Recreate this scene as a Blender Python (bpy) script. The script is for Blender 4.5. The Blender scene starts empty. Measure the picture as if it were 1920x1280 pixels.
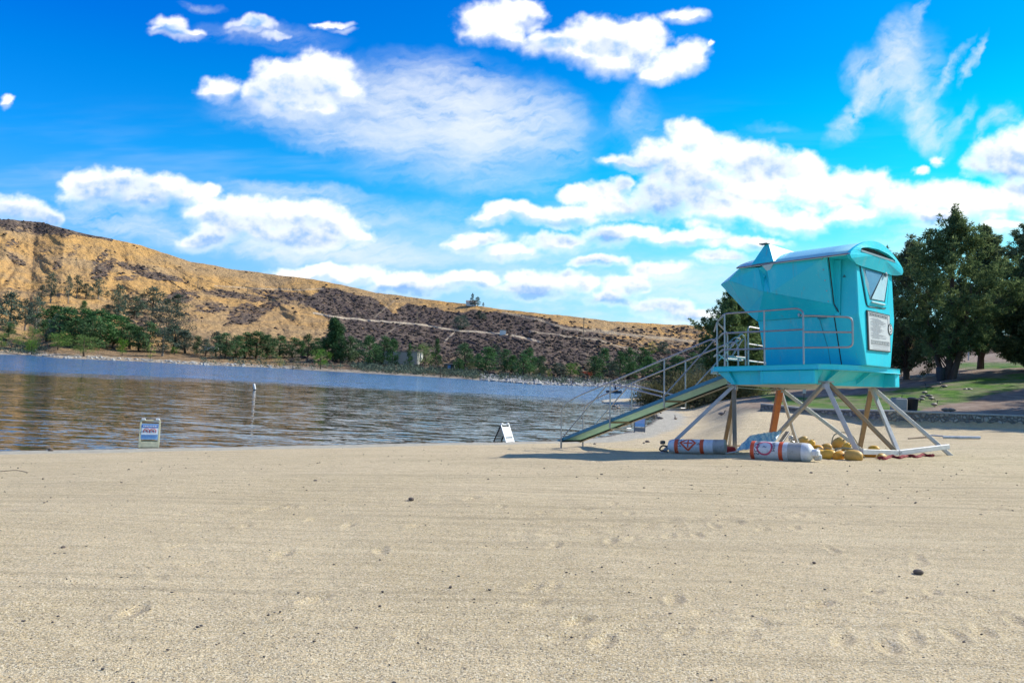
import bpy, bmesh, math, random
import numpy as np
from mathutils import Vector, Matrix, Euler
R = math.radians
SC = bpy.context.scene
COL = SC.collection
PI = math.pi
F = 1500.0                      # focal length in pixels of the 1920 px wide photograph

# ------------------------------------------------------------------ camera
def rx(a): c, s = math.cos(a), math.sin(a); return np.array([[1, 0, 0], [0, c, -s], [0, s, c]])
def rz(a): c, s = math.cos(a), math.sin(a); return np.array([[c, -s, 0], [s, c, 0], [0, 0, 1]])
RC = rx(PI/2 + math.atan(52/F)) @ rz(R(2.86))
CAM = np.array([0.0, 0.0, 2.55])
cd = bpy.data.cameras.new('camera'); cam = bpy.data.objects.new('camera', cd); COL.objects.link(cam)
cd.sensor_width = 36; cd.lens = F/1920*36; cd.clip_start = 0.1; cd.clip_end = 5000
m4 = Matrix([list(RC[i]) + [CAM[i]] for i in range(3)] + [[0, 0, 0, 1]])
cam.matrix_world = m4
SC.camera = cam

def ray(px, py): return RC @ np.array([(px-960)/F, (640-py)/F, -1.0])
def world(px, py, d): return CAM + ray(px, py)*d
def proj(x, y, z):
    P = np.stack([np.asarray(x, float)-CAM[0], np.asarray(y, float)-CAM[1], np.asarray(z, float)-CAM[2]], -1)
    c = P @ RC
    return 960 - F*c[..., 0]/c[..., 2], 640 + F*c[..., 1]/c[..., 2]
def hor(px): return 691.9 + (np.asarray(px, float)-957.4)*0.04996   # true horizon line

# ------------------------------------------------------------------ sky + sun
SUN_EL, SUN_AZ = 38.0, 20.0     # azimuth measured from +X towards +Y
sdir = Vector((math.cos(R(SUN_EL))*math.cos(R(SUN_AZ)), math.cos(R(SUN_EL))*math.sin(R(SUN_AZ)), math.sin(R(SUN_EL))))
sl = bpy.data.lights.new('sun', 'SUN'); sl.energy = 5.0; sl.angle = R(0.53); sl.color = (1.0, 0.955, 0.88)
so = bpy.data.objects.new('sun', sl); COL.objects.link(so)
so.rotation_euler = sdir.to_track_quat('Z', 'Y').to_euler(); so.location = (30, 10, 60)
SC.view_settings.view_transform = 'Standard'; SC.view_settings.look = 'None'
SC.view_settings.exposure = 0.4; SC.view_settings.gamma = 1.0

class NT:
    """small helper for building node trees"""
    def __init__(s, tree): s.t = tree; s.n = tree.nodes; s.l = tree.links
    def node(s, typ, inputs=None, **kw):
        nd = s.n.new(typ)
        for k, v in kw.items(): setattr(nd, k, v)
        if inputs:
            for k, v in inputs.items():
                if isinstance(v, bpy.types.NodeSocket): s.l.new(v, nd.inputs[k])
                elif v is not None: nd.inputs[k].default_value = v
        return nd
    def math(s, op, a, b=None, c=None, clamp=False):
        d = {0: a}
        if b is not None: d[1] = b
        if c is not None: d[2] = c
        nd = s.node('ShaderNodeMath', d, operation=op); nd.use_clamp = clamp
        return nd.outputs[0]
    def vmath(s, op, a, b=None, scale=None):
        nd = s.n.new('ShaderNodeVectorMath'); nd.operation = op
        for i, v in ((0, a), (1, b)):
            if v is None: continue
            if isinstance(v, bpy.types.NodeSocket): s.l.new(v, nd.inputs[i])
            else: nd.inputs[i].default_value = v
        if scale is not None:
            if isinstance(scale, bpy.types.NodeSocket): s.l.new(scale, nd.inputs['Scale'])
            else: nd.inputs['Scale'].default_value = scale
        return nd.outputs['Value'] if op in ('LENGTH', 'DOT_PRODUCT', 'DISTANCE') else nd.outputs['Vector']
    def noise(s, vec, scale, detail=4, rough=0.5, dist=0.0, lac=2.0):
        return s.node('ShaderNodeTexNoise', {'Vector': vec, 'Scale': scale, 'Detail': detail, 'Roughness': rough, 'Distortion': dist, 'Lacunarity': lac})
    def smooth(s, v, a, b, lo=0.0, hi=1.0):
        nd = s.node('ShaderNodeMapRange', {'Value': v, 'From Min': a, 'From Max': b, 'To Min': lo, 'To Max': hi}, interpolation_type='SMOOTHSTEP')
        return nd.outputs[0]
    def lin(s, v, a, b, lo=0.0, hi=1.0):
        return s.node('ShaderNodeMapRange', {'Value': v, 'From Min': a, 'From Max': b, 'To Min': lo, 'To Max': hi}).outputs[0]
    def mix(s, f, a, b, mode='MIX'):
        nd = s.n.new('ShaderNodeMix'); nd.data_type = 'RGBA'; nd.blend_type = mode; nd.clamp_factor = True
        for i, v in ((0, f), (6, a), (7, b)):
            if isinstance(v, bpy.types.NodeSocket): s.l.new(v, nd.inputs[i])
            else:
                nd.inputs[i].default_value = v if i == 0 else (tuple(v) + (1,) if len(v) == 3 else v)
        return nd.outputs[2]
    def ramp(s, f, stops, interp='LINEAR'):
        nd = s.node('ShaderNodeValToRGB', {'Fac': f}); cr = nd.color_ramp; cr.interpolation = interp
        while len(cr.elements) > 1: cr.elements.remove(cr.elements[0])
        cr.elements[0].position = stops[0][0]; cr.elements[0].color = tuple(stops[0][1]) + (1,)
        for p, c in stops[1:]:
            e = cr.elements.new(p); e.color = tuple(c) + (1,)
        return nd.outputs[0]

def px2ang(px, py):
    d = ray(px, py); d = d/np.linalg.norm(d)
    return math.atan2(d[0], d[1]), math.asin(d[2])

W = bpy.data.worlds.new('World'); SC.world = W; W.use_nodes = True
W.node_tree.nodes.clear()
# cumulus puffs: x, y, rx, ry in photo pixels, converted to sky angles (azimuth / elevation)
PUFFS = [
 # top centre pair
 (925,40,60,38),(965,30,52,30),(905,62,40,24),(1000,20,26,18),(950,70,40,18),
 (1060,85,75,32),(1125,60,60,34),(1180,80,62,40),(1150,115,55,32),(1100,100,80,28),(1215,55,30,30),(1030,72,40,18),
 (1265,120,52,26),(1300,105,34,28),(1235,138,40,20),(1278,30,38,16),(1330,85,6,6),
 # left upper
 (412,165,46,24),(545,140,60,34),(590,125,60,32),(620,160,60,36),(540,175,70,34),(485,178,40,26),(560,205,90,20),(650,170,28,26),
 (325,45,34,18),(345,58,34,12),(300,55,18,10),(475,45,40,14),(510,65,24,7),(460,55,26,9),(620,45,34,8),(640,55,20,6),
 (3,185,13,14),
 # left mid
 (165,340,52,26),(230,345,60,24),(300,350,50,22),(180,365,70,24),(270,370,60,20),(350,365,50,22),(390,360,26,16),
 (20,390,46,26),(60,400,45,28),(90,410,26,20),
 (400,400,60,26),(470,395,60,30),(520,400,60,30),(580,405,62,32),(620,425,58,30),(660,445,34,22),(450,425,80,26),(540,440,90,26),(390,450,60,18),(600,455,60,18),
 # low band
 (550,515,45,16),(600,512,50,15),(640,520,50,18),(690,515,44,18),(740,525,40,16),(800,530,60,18),(860,520,44,16),(900,525,40,18),(760,540,70,16),
 (985,520,42,18),(1040,525,55,20),(1090,535,34,16),(1000,545,90,16),(1140,560,50,14),(1240,575,60,16),(1300,590,70,14),(1180,540,50,16),
 # big right mass
 (1290,255,50,30),(1240,285,48,30),(1340,280,60,36),(1400,300,60,36),(1460,315,60,36),(1515,320,40,36),(1200,300,60,18),(1160,298,34,10),
 (1300,330,90,44),(1420,355,95,44),(1540,360,70,34),(1600,350,46,34),(1640,340,34,26),(1250,370,80,40),(1340,400,90,30),(1480,412,90,26),(1590,402,60,22),
 (1150,350,40,18),(1085,365,44,18),(1170,340,24,18),(1150,385,55,26),(1080,405,60,22),(1020,405,60,20),(950,395,54,18),(920,405,44,14),(900,445,50,16),(870,460,34,14),(960,470,70,16),
 (1040,452,70,17),(1160,438,80,20),(1290,448,80,18),(1420,455,60,14),(1120,488,60,13),(1240,505,60,18),(1180,530,50,14),(1350,482,50,14),
 (1680,375,55,34),(1740,370,50,30),(1800,375,55,36),(1860,380,50,30),(1910,370,50,40),(1760,405,80,20),(1880,424,50,17),
 (1870,290,44,36),(1910,280,44,46),(1850,310,40,26),(1890,320,60,22),(1930,270,50,50),
 (1760,300,16,12),(1725,320,16,9),
 (2050,330,90,60),(2180,400,120,60),(2350,300,120,50),(-120,380,80,40),(-260,250,110,40),
]
SHADE = [  # bluish undersides
 (1210,330,70,34),(1260,360,70,32),(1230,380,60,20),(1300,375,60,22),(1430,315,60,18),(1195,300,40,14),(1090,440,60,12),(1070,430,50,12),
 (555,175,70,26),(530,185,60,20),(460,420,90,18),(540,425,70,16),(390,440,60,16),(560,445,80,12),(190,365,70,20),(290,370,50,14),(240,350,50,12),(30,400,60,16),(80,410,40,14),
 (1890,315,75,34),(1860,320,60,24),(1930,320,60,40),(1140,90,40,12),(1030,80,40,12),(1450,475,90,12),(1300,470,60,10),(1200,470,60,14),(1100,500,100,16),
 (980,550,110,16),(800,545,90,12),(650,535,50,8),(1240,560,100,20),(1280,540,80,14),(960,450,60,10),(1720,410,60,10),(470,45,40,12),(325,52,30,8),(860,545,80,14),(1060,560,80,18),(1180,590,100,16),
]
CIRRUS = [ # x, y, rx, ry, rot(deg, screen clockwise), strength
 (850,200,210,95,10,1.0),(760,260,260,60,12,.62),(930,230,170,80,0,.85),(700,180,140,60,20,.55),(1050,270,80,60,0,.35),(600,240,220,40,12,.4),(880,330,240,40,5,.25),
 (560,360,160,24,5,.55),(700,400,150,40,8,.3),(640,470,180,40,0,.8),(250,420,180,34,8,.6),(560,470,200,26,4,.7),(850,420,120,60,0,.2),(150,330,90,12,10,.2),(760,480,120,34,0,.5),
 (1690,90,46,75,25,.75),(1640,150,60,60,-35,.7),(1600,200,26,75,30,.75),(1720,190,34,90,-12,.55),(1745,250,40,60,-30,.6),(1780,140,10,80,28,.5),(1820,110,8,60,25,.45),(1835,90,6,30,15,.5),(1800,230,14,50,30,.35),(1735,20,12,40,12,.35),(1710,130,70,100,10,.3),(1870,215,40,16,-20,.5),(1840,240,12,40,20,.3),
 (1180,190,26,90,35,.22),(1200,230,50,60,20,.2),(500,65,140,24,5,.25),(380,10,40,10,12,.3),(1440,240,60,10,10,.1),(500,410,300,60,5,.2),(1290,540,200,50,0,.45),(1000,500,250,60,0,.25),(1800,440,200,60,0,.5),(1500,500,250,40,0,.3),
]
SKY_GRADE = [(0.0, (0.45, 0.90, 1.6)), (0.12, (0.50, 1.05, 1.6)), (0.29, (0.55, 1.55, 1.7)), (0.42, (0.10, 1.6, 1.85)), (0.57, (0.0, 1.45, 1.85)), (0.66, (0.0, 1.25, 1.9)), (1.0, (0.0, 1.0, 2.0))]

wn = NT(W.node_tree)
dirn = wn.vmath('NORMALIZE', wn.node('ShaderNodeTexCoord').outputs['Generated'])
el = wn.math('ARCSINE', wn.node('ShaderNodeSeparateXYZ', {0: dirn}).outputs[2])
sky = wn.node('ShaderNodeTexSky', sky_type='NISHITA'); sky.sun_disc = False
sky.sun_elevation = R(SUN_EL); sky.sun_rotation = R(90-SUN_AZ); sky.altitude = 400; sky.air_density = 1.0; sky.dust_density = 0.3; sky.ozone_density = 2.0
elv = wn.lin(el, 0.0, 0.55)
grade = wn.ramp(elv, SKY_GRADE)
hs = wn.node('ShaderNodeHueSaturation', {'Color': sky.outputs[0], 'Saturation': 1.35, 'Value': 1.0, 'Hue': 0.5})
azr = wn.math('ARCTAN2', wn.node('ShaderNodeSeparateXYZ', {0: dirn}).outputs[0], wn.node('ShaderNodeSeparateXYZ', {0: dirn}).outputs[1])
sidec = wn.ramp(wn.lin(azr, -0.6, 0.6), [(0.0, (0.9, 0.86, 1.12)), (0.5, (1, 1.05, 1.0)), (1.0, (1.2, 1.34, 0.95))])
skyc = wn.mix(1.0, wn.mix(1.0, hs.outputs[0], grade, 'MULTIPLY'), sidec, 'MULTIPLY')
# added clouds outside the view, cover and brightness set for ambient fill
sx_ = wn.node('ShaderNodeSeparateXYZ', {0: dirn})
azn = wn.math('ABSOLUTE', wn.math('ARCTAN2', sx_.outputs[0], sx_.outputs[1]))
gen = wn.noise(wn.vmath('MULTIPLY', dirn, (1, 1, 2.4)), 2.6, 5, 0.58, 0.3)
genm = wn.math('MULTIPLY', wn.smooth(gen.outputs['Fac'], 0.46, 0.64), wn.math('MULTIPLY', wn.smooth(azn, 0.9, 1.2), wn.smooth(el, 0.0, 0.12)))
full = wn.mix(genm, skyc, (6.5, 7.4, 8.6))
bg = wn.node('ShaderNodeBackground', {'Color': full, 'Strength': 0.079})
wo = wn.node('ShaderNodeOutputWorld', {'Surface': bg.outputs[0]})

# ------------------------------------------------------------------ noise in numpy
_rng = np.random.RandomState(7)
_PERM = _rng.permutation(256); _PERM = np.concatenate([_PERM, _PERM, _PERM])
_GA = _rng.rand(256)*2*PI; _GX, _GY = np.cos(_GA), np.sin(_GA)
def perlin(x, y):
    xi = np.floor(x).astype(int); yi = np.floor(y).astype(int); xf = x-xi; yf = y-yi
    xi &= 255; yi &= 255
    u = xf*xf*xf*(xf*(xf*6-15)+10); v = yf*yf*yf*(yf*(yf*6-15)+10)
    def g(a, b, dx, dy):
        h = _PERM[_PERM[a & 255]+(b & 255)]
        return _GX[h]*dx+_GY[h]*dy
    a = g(xi, yi, xf, yf); b = g(xi+1, yi, xf-1, yf); c = g(xi, yi+1, xf, yf-1); d = g(xi+1, yi+1, xf-1, yf-1)
    return (a+(b-a)*u)*(1-v)+(c+(d-c)*u)*v
def fbm(x, y, oct=5, gain=0.5, lac=2.03, ridged=False, billow=False):
    s = 0; am = 1; t = 0
    for o in range(oct):
        n = perlin(x+o*17.3, y+o*9.1)*1.5
        if ridged: n = 1-2*np.abs(n)
        if billow: n = 2*np.abs(n)-.55
        s = s+n*am; t += am; am *= gain; x = x*lac; y = y*lac
    return s/t
def sstep(v, a, b):
    t = np.clip((v-a)/(b-a), 0, 1); return t*t*(3-2*t)

def sky_clouds():
    fine = 0.064
    az = np.concatenate([np.arange(-76, -36, 0.5), np.arange(-36, 36, fine), np.arange(36, 76.1, 0.5)])
    el = np.concatenate([np.arange(-1.5, 27.5, fine), np.arange(27.5, 52, 0.5)])
    A, E_ = np.meshgrid(np.radians(az), np.radians(el))
    dx, dy, dz = np.sin(A)*np.cos(E_), np.cos(A)*np.cos(E_), np.sin(E_)
    c = np.stack([dx, dy, dz], -1) @ RC
    ok = c[..., 2] < -0.15
    w_ = np.where(ok, -c[..., 2], 0.15)
    X = 960+F*c[..., 0]/w_; Y = 640-F*c[..., 1]/w_          # sky direction written as photo pixels
    X = np.clip(X, -6000, 8000); Y = np.clip(Y, -6000, 8000)
    sc_ = 1/140.0
    wx = fbm(X*sc_, Y*sc_*1.2, 6, .58)*26 + fbm(X*sc_*3.5, Y*sc_*3.5, 4, .5, billow=True)*6
    wy = fbm(X*sc_+40, Y*sc_*1.2+7, 6, .58)*20 + fbm(X*sc_*3.5+31, Y*sc_*3.5, 4, .5, billow=True)*5
    Xw, Yw = X+wx, Y+wy
    def field(items, Xw, Yw, k=0.35):
        f = np.full(X.shape, -3.0)
        for (x, y, a, b) in items:
            v = 1-((Xw-x)/a)**2-((Yw-y)/b)**2
            h = np.clip(k-np.abs(f-v), 0, None)/k
            f = np.maximum(f, v)+h*h*h*k/6
        return f
    f = field(PUFFS, Xw, Yw)
    det = fbm(X/60, Y/48, 6, .6)
    bil = fbm(X/38, Y/30, 5, .55, billow=True)
    dens = f+det*1.05-bil*0.22
    # tops crisp, undersides frayed
    fl = field(PUFFS, Xw, Yw+16)
    low = sstep(f-fl, -0.1, 0.5)*0            # kept for symmetry
    under = sstep(field(PUFFS, Xw, Yw-14)-field(PUFFS, Xw, Yw+14), 0.0, 1.2)
    soft = .5+.5*fbm(X/90+5, Y/80, 3)
    cum = sstep(dens, -0.55-.35*soft, 0.45+0.65*soft+1.1*under)
    cum = cum**1.25
    cum *= (0.93+0.07*sstep(dens, .3, 1.2))
    s1 = field(SHADE, X+wx*1.1, Y+wy*1.1)
    relief = (fbm((X+7)/70, (Y-9)/60, 5, .58)-fbm(X/70, Y/60, 5, .58))
    relief2 = (fbm((X+3)/26, (Y-4)/22, 4, .55, billow=True)-fbm(X/26, Y/22, 4, .55, billow=True))
    edge = sstep(dens, 0.0, 1.3)
    shade = sstep(s1+det*0.30, -1.7, 0.95)*0.78*edge + under*0.34*edge + np.clip(relief, -1, 1)*0.62*edge + relief2*0.10*edge
    shade += 0.10*edge*(fbm(X/120, Y/90, 4)+.3)
    right = sstep(X, 900, 1500)
    shade = np.clip(shade+0.03*(1-right), 0, 1)
    stops = np.array([0, .22, .5, .8, 1.0]); cols = np.array([(1.28, 1.28, 1.28), (1.0, 1.04, 1.12), (.74, .85, 1.06), (.45, .66, 1.02), (.30, .54, .98)])
    C = np.stack([np.interp(shade, stops, cols[:, i]) for i in range(3)], -1)
    # cirrus: brushed veils
    cir = np.zeros(X.shape)
    Xc, Yc = X+wx*1.3, Y+wy*1.3
    for (x, y, a, b, rot, st) in CIRRUS:
        t = R(rot); u = (Xc-x)*math.cos(t)+(Yc-y)*math.sin(t); v = -(Xc-x)*math.sin(t)+(Yc-y)*math.cos(t)
        r = np.sqrt((u/(a*1.25))**2+(v/(b*1.25))**2)
        fr = fbm(u/(a*.8)*1.0+v/260+x, v/17.0+u/60+y, 5, .66)
        fr = fr*0.6+fbm(u/110+y, v/34+x, 4, .6)*0.7
        cir = cir+st*sstep(1-r, 0.0, .95)*np.clip(0.78+fr*1.7, 0, 1.7)
    band = fbm(X/500+3, Y/60+X/1500, 5, .6)      # faint veils all over the lower sky
    cir = cir+0.30*sstep(band, -.1, .8)*sstep(Y, 150, 480)+.55*sstep(fbm(X/170+9, Y/45, 6, .62), -.15, .55)*sstep(Y, 430, 560)*sstep(X, 500, 1100)+.30*sstep(Y, 380, 640)
    cir = 0.93*(1-np.exp(-1.25*cir))
    Cc = np.array([0.93, 0.985, 1.03])
    al = cum+(1-cum)*cir
    C = (C*cum[..., None]+Cc*((1-cum)*cir)[..., None])/np.maximum(al, 1e-4)[..., None]
    fade = sstep(76-np.abs(np.degrees(A)), 0, 25)*sstep(52-np.degrees(E_), 0, 14)
    al = al*fade
    n_r, n_c = A.shape
    Rr = 2600.0
    V = np.stack([dx*Rr, dy*Rr, dz*Rr], -1).reshape(-1, 3)
    idx = np.arange(n_r*n_c).reshape(n_r, n_c)
    Fc = np.stack([idx[:-1, :-1], idx[:-1, 1:], idx[1:, 1:], idx[1:, :-1]], -1).reshape(-1, 4)
    me = bpy.data.meshes.new('clouds'); me.vertices.add(len(V)); me.vertices.foreach_set('co', V.astype(np.float32).ravel())
    me.loops.add(Fc.size); me.loops.foreach_set('vertex_index', Fc.astype(np.int32).ravel())
    me.polygons.add(len(Fc)); me.polygons.foreach_set('loop_start', np.arange(0, Fc.size, 4, dtype=np.int32))
    me.update()
    at = me.attributes.new('cloud', 'FLOAT_COLOR', 'POINT')
    at.data.foreach_set('color', np.concatenate([C.reshape(-1, 3), al.reshape(-1, 1)], 1).astype(np.float32).ravel())
    m = bpy.data.materials.new('cloud'); m.use_nodes = True; m.node_tree.nodes.clear(); g = NT(m.node_tree)
    a = g.node('ShaderNodeAttribute', attribute_name='cloud')
    em = g.node('ShaderNodeEmission', {'Color': a.outputs['Color'], 'Strength': 0.78})
    mx = g.node('ShaderNodeMixShader', {0: a.outputs['Alpha'], 1: g.node('ShaderNodeBsdfTransparent').outputs[0], 2: em.outputs[0]})
    g.node('ShaderNodeOutputMaterial', {'Surface': mx.outputs[0]})
    m.cycles.emission_sampling = 'NONE'
    me.materials.append(m)
    o = bpy.data.objects.new('clouds', me); COL.objects.link(o)
    o['kind'] = 'structure'; o['label'] = 'white cumulus clouds and thin cirrus veils across the blue sky'
    return o
sky_clouds()
# ------------------------------------------------------------------ object helpers
def tag(o, label=None, cat=None, group=None, kind=None):
    if label: o['label'] = label
    if cat: o['category'] = cat
    if group: o['group'] = group
    if kind: o['kind'] = kind
    return o
def empty(name, loc=(0, 0, 0), rot=(0, 0, 0), label=None, cat=None, group=None, matrix=None):
    o = bpy.data.objects.new(name, None); COL.objects.link(o); o.empty_display_size = 0.2
    if matrix is not None: o.matrix_world = matrix
    else: o.location = loc; o.rotation_euler = rot
    return tag(o, label, cat, group)
def link(name, me, parent=None, loc=None, rot=None):
    o = bpy.data.objects.new(name, me); COL.objects.link(o)
    if parent is not None: o.parent = parent
    if loc is not None: o.location = loc
    if rot is not None: o.rotation_euler = rot
    return o
def copy_tree(o, parent=None):
    c = o.copy(); COL.objects.link(c)
    if parent is not None: c.parent = parent
    for ch in o.children: copy_tree(ch, c)
    return c
def np_mesh(name, V, Fc, mats=(), smooth=False, fmat=None):
    V = np.asarray(V, np.float32); Fc = np.asarray(Fc, np.int32)
    k = Fc.shape[1]
    me = bpy.data.meshes.new(name); me.vertices.add(len(V)); me.vertices.foreach_set('co', V.ravel())
    me.loops.add(Fc.size); me.loops.foreach_set('vertex_index', Fc.ravel())
    me.polygons.add(len(Fc)); me.polygons.foreach_set('loop_start', np.arange(0, Fc.size, k, dtype=np.int32))
    if fmat is not None: me.polygons.foreach_set('material_index', np.asarray(fmat, np.int32))
    me.update(calc_edges=True)
    me.polygons.foreach_set('use_smooth', np.full(len(Fc), smooth, bool))
    for m in mats: me.materials.append(m)
    return me

class MB:
    """collects shapes into one mesh"""
    def __init__(s): s.v = []; s.f = []; s.m = []; s.cm = 0; s.T = None; s.sm = []
    def add(s, vs, fs, smooth=False):
        b = len(s.v)
        if s.T is not None: vs = [s.T @ Vector(p) for p in vs]
        s.v += [tuple(p) for p in vs]; s.f += [tuple(i+b for i in f) for f in fs]
        s.m += [s.cm]*len(fs); s.sm += [smooth]*len(fs)
    def box(s, c, d, rot=None):
        hx, hy, hz = d[0]/2, d[1]/2, d[2]/2
        vs = [Vector((x, y, z)) for x in (-hx, hx) for y in (-hy, hy) for z in (-hz, hz)]
        if rot is not None: vs = [rot @ p for p in vs]
        s.add([p+Vector(c) for p in vs], [(0, 1, 3, 2), (4, 6, 7, 5), (0, 4, 5, 1), (2, 3, 7, 6), (0, 2, 6, 4), (1, 5, 7, 3)])
    def bbox(s, c, d, rot=None, b=0.01):
        """box with bevelled edges"""
        bm = bmesh.new(); bmesh.ops.create_cube(bm, size=1)
        for v in bm.verts: v.co = Vector((v.co.x*d[0], v.co.y*d[1], v.co.z*d[2]))
        bmesh.ops.bevel(bm, geom=list(bm.edges), offset=b, segments=1, affect='EDGES')
        bm.verts.index_update()
        vs = [(rot @ v.co if rot is not None else v.co.copy())+Vector(c) for v in bm.verts]
        s.add(vs, [tuple(v.index for v in f.verts) for f in bm.faces]); bm.free()
    def beam(s, a, b, w, h, up=(0, 0, 1), ext=0.0, bev=0.0):
        """rectangular bar from a to b: w sideways, h along up"""
        a, b = Vector(a), Vector(b); d = (b-a); L = d.length; d.normalize()
        x = d.cross(Vector(up));
        if x.length < 1e-4: x = d.cross(Vector((1, 0, 0)))
        x.normalize(); z = x.cross(d)
        M = Matrix((x, d, z)).transposed()
        if bev: s.bbox((a+b)/2, (w, L+2*ext, h), M, bev)
        else: s.box((a+b)/2, (w, L+2*ext, h), M)
    def tube(s, pts, r, n=8, caps=True, radii=None, closed=False):
        pts = [Vector(p) for p in pts]; m = len(pts)
        if m < 2: return
        tang = []
        for i in range(m):
            if closed: t = pts[(i+1) % m]-pts[i-1]
            else: t = pts[min(i+1, m-1)]-pts[max(i-1, 0)]
            tang.append(t.normalized())
        ref = Vector((0, 0, 1)) if abs(tang[0].z) < .9 else Vector((1, 0, 0))
        x = tang[0].cross(ref).normalized(); vs = []
        for i in range(m):
            x = (x-tang[i]*x.dot(tang[i]));
            x = x.normalized() if x.length > 1e-6 else tang[i].orthogonal().normalized()
            y = tang[i].cross(x)
            rr = radii[i] if radii is not None else r
            for k in range(n):
                a = 2*PI*k/n; vs.append(pts[i]+x*(math.cos(a)*rr)+y*(math.sin(a)*rr))
        fs = []
        for i in range(m if closed else m-1):
            j = (i+1) % m
            for k in range(n):
                k2 = (k+1) % n; fs.append((i*n+k, i*n+k2, j*n+k2, j*n+k))
        if caps and not closed:
            fs.append(tuple(range(n))[::-1]); fs.append(tuple((m-1)*n+k for k in range(n)))
        s.add(vs, fs, True)
    def lathe(s, prof, n=24, M=None, caps=True):
        """prof: list of (r, z)"""
        vs = []
        for r, z in prof:
            for k in range(n):
                a = 2*PI*k/n; p = Vector((r*math.cos(a), r*math.sin(a), z)); vs.append(M @ p if M is not None else p)
        fs = []
        for i in range(len(prof)-1):
            for k in range(n):
                k2 = (k+1) % n; fs.append((i*n+k, i*n+k2, (i+1)*n+k2, (i+1)*n+k))
        if caps: fs.append(tuple(range(n))[::-1]); fs.append(tuple((len(prof)-1)*n+k for k in range(n)))
        s.add(vs, fs, True)
    def poly(s, pts): s.add(pts, [tuple(range(len(pts)))])
    def slab(s, pts, th):
        """flat polygon given thickness against its normal"""
        pts = [Vector(p) for p in pts]; n = Vector((0, 0, 0))
        for i in range(len(pts)):
            a, b = pts[i], pts[(i+1) % len(pts)]
            n += a.cross(b)
        n.normalize(); k = len(pts)
        vs = pts+[p-n*th for p in pts]
        s.add(vs, [tuple(range(k)), tuple(range(2*k-1, k-1, -1))]+[(i, k+i, k+(i+1) % k, (i+1) % k) for i in range(k)])
    def build(s, name, mats, parent=None, loc=None, rot=None, auto=True):
        me = bpy.data.meshes.new(name); me.from_pydata([tuple(p) for p in s.v], [], s.f)
        if not isinstance(mats, (list, tuple)): mats = [mats]
        for m in mats: me.materials.append(m)
        me.polygons.foreach_set('material_index', s.m); me.polygons.foreach_set('use_smooth', s.sm)
        me.update()
        if any(s.sm) and auto:
            try: me.set_sharp_from_angle(angle=R(40))
            except Exception: pass
        return link(name, me, parent, loc, rot)

def arc(c, u, v, r, a0, a1, n=5):
    c, u, v = Vector(c), Vector(u), Vector(v)
    return [c+u*(math.cos(a0+(a1-a0)*i/n)*r)+v*(math.sin(a0+(a1-a0)*i/n)*r) for i in range(n+1)]
def round_path(pts, r, n=4, closed=False):
    """polyline with its corners rounded"""
    pts = [Vector(p) for p in pts]; out = []
    m = len(pts)
    for i in range(m):
        if not closed and (i == 0 or i == m-1): out.append(pts[i]); continue
        p, a, b = pts[i], pts[i-1], pts[(i+1) % m]
        rr = min(r, (a-p).length*.45, (b-p).length*.45)
        s_ = p+(a-p).normalized()*rr; e = p+(b-p).normalized()*rr
        for k in range(n+1):
            t = k/n; out.append(s_*(1-t)**2+p*(2*t*(1-t))+e*t*t)
    return out
def text_mesh(txt, size=1.0, align='CENTER'):
    """verts (x, y) and faces of a line of lettering"""
    cu = bpy.data.curves.new('lettering', 'FONT'); cu.body = txt; cu.size = size; cu.align_x = align; cu.align_y = 'CENTER'; cu.resolution_u = 3
    ob = bpy.data.objects.new('lettering', cu); COL.objects.link(ob)
    dg = bpy.context.evaluated_depsgraph_get()
    me = bpy.data.meshes.new_from_object(ob.evaluated_get(dg))
    vs = [tuple(v.co) for v in me.vertices]; fs = [tuple(p.vertices) for p in me.polygons]
    bpy.data.objects.remove(ob); bpy.data.meshes.remove(me); bpy.data.curves.remove(cu)
    return vs, fs

# ------------------------------------------------------------------ materials
def mat(name, col=(.5, .5, .5), rough=.6, metal=0.0, spec=.5, fn=None, **kw):
    m = bpy.data.materials.new(name); m.use_nodes = True; m.node_tree.nodes.clear(); g = NT(m.node_tree)
    p = g.node('ShaderNodeBsdfPrincipled', {'Base Color': tuple(col)+(1,), 'Roughness': rough, 'Metallic': metal, 'Specular IOR Level': spec})
    out = g.node('ShaderNodeOutputMaterial', {'Surface': p.outputs[0]})
    if fn: fn(g, p, out)
    return m
def worn(col, dark, scale=3.0, amt=0.5, rough=(.35, .6), bump=0.02, streak=False, metal=0.0):
    """painted or bare surface with blotches, streaks and slight unevenness"""
    def fn(g, p, out):
        co = g.node('ShaderNodeTexCoord').outputs['Object']
        v = g.vmath('MULTIPLY', co, (1, 1, .25 if streak else 1))
        a = g.noise(v, scale, 6, .62); b = g.noise(co, scale*9, 4, .6)
        f = g.smooth(g.math('ADD', g.math('MULTIPLY', a.outputs['Fac'], .7), g.math('MULTIPLY', b.outputs['Fac'], .3)), .42, .68)
        g.l.new(g.mix(g.math('MULTIPLY', f, amt), col, dark), p.inputs['Base Color'])
        g.l.new(g.lin(b.outputs['Fac'], .3, .7, rough[0], rough[1]), p.inputs['Roughness'])
        bp = g.node('ShaderNodeBump', {'Height': a.outputs['Fac'], 'Strength': .5, 'Distance': bump})
        g.l.new(bp.outputs[0], p.inputs['Normal']); p.inputs['Metallic'].default_value = metal
    return fn
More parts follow.
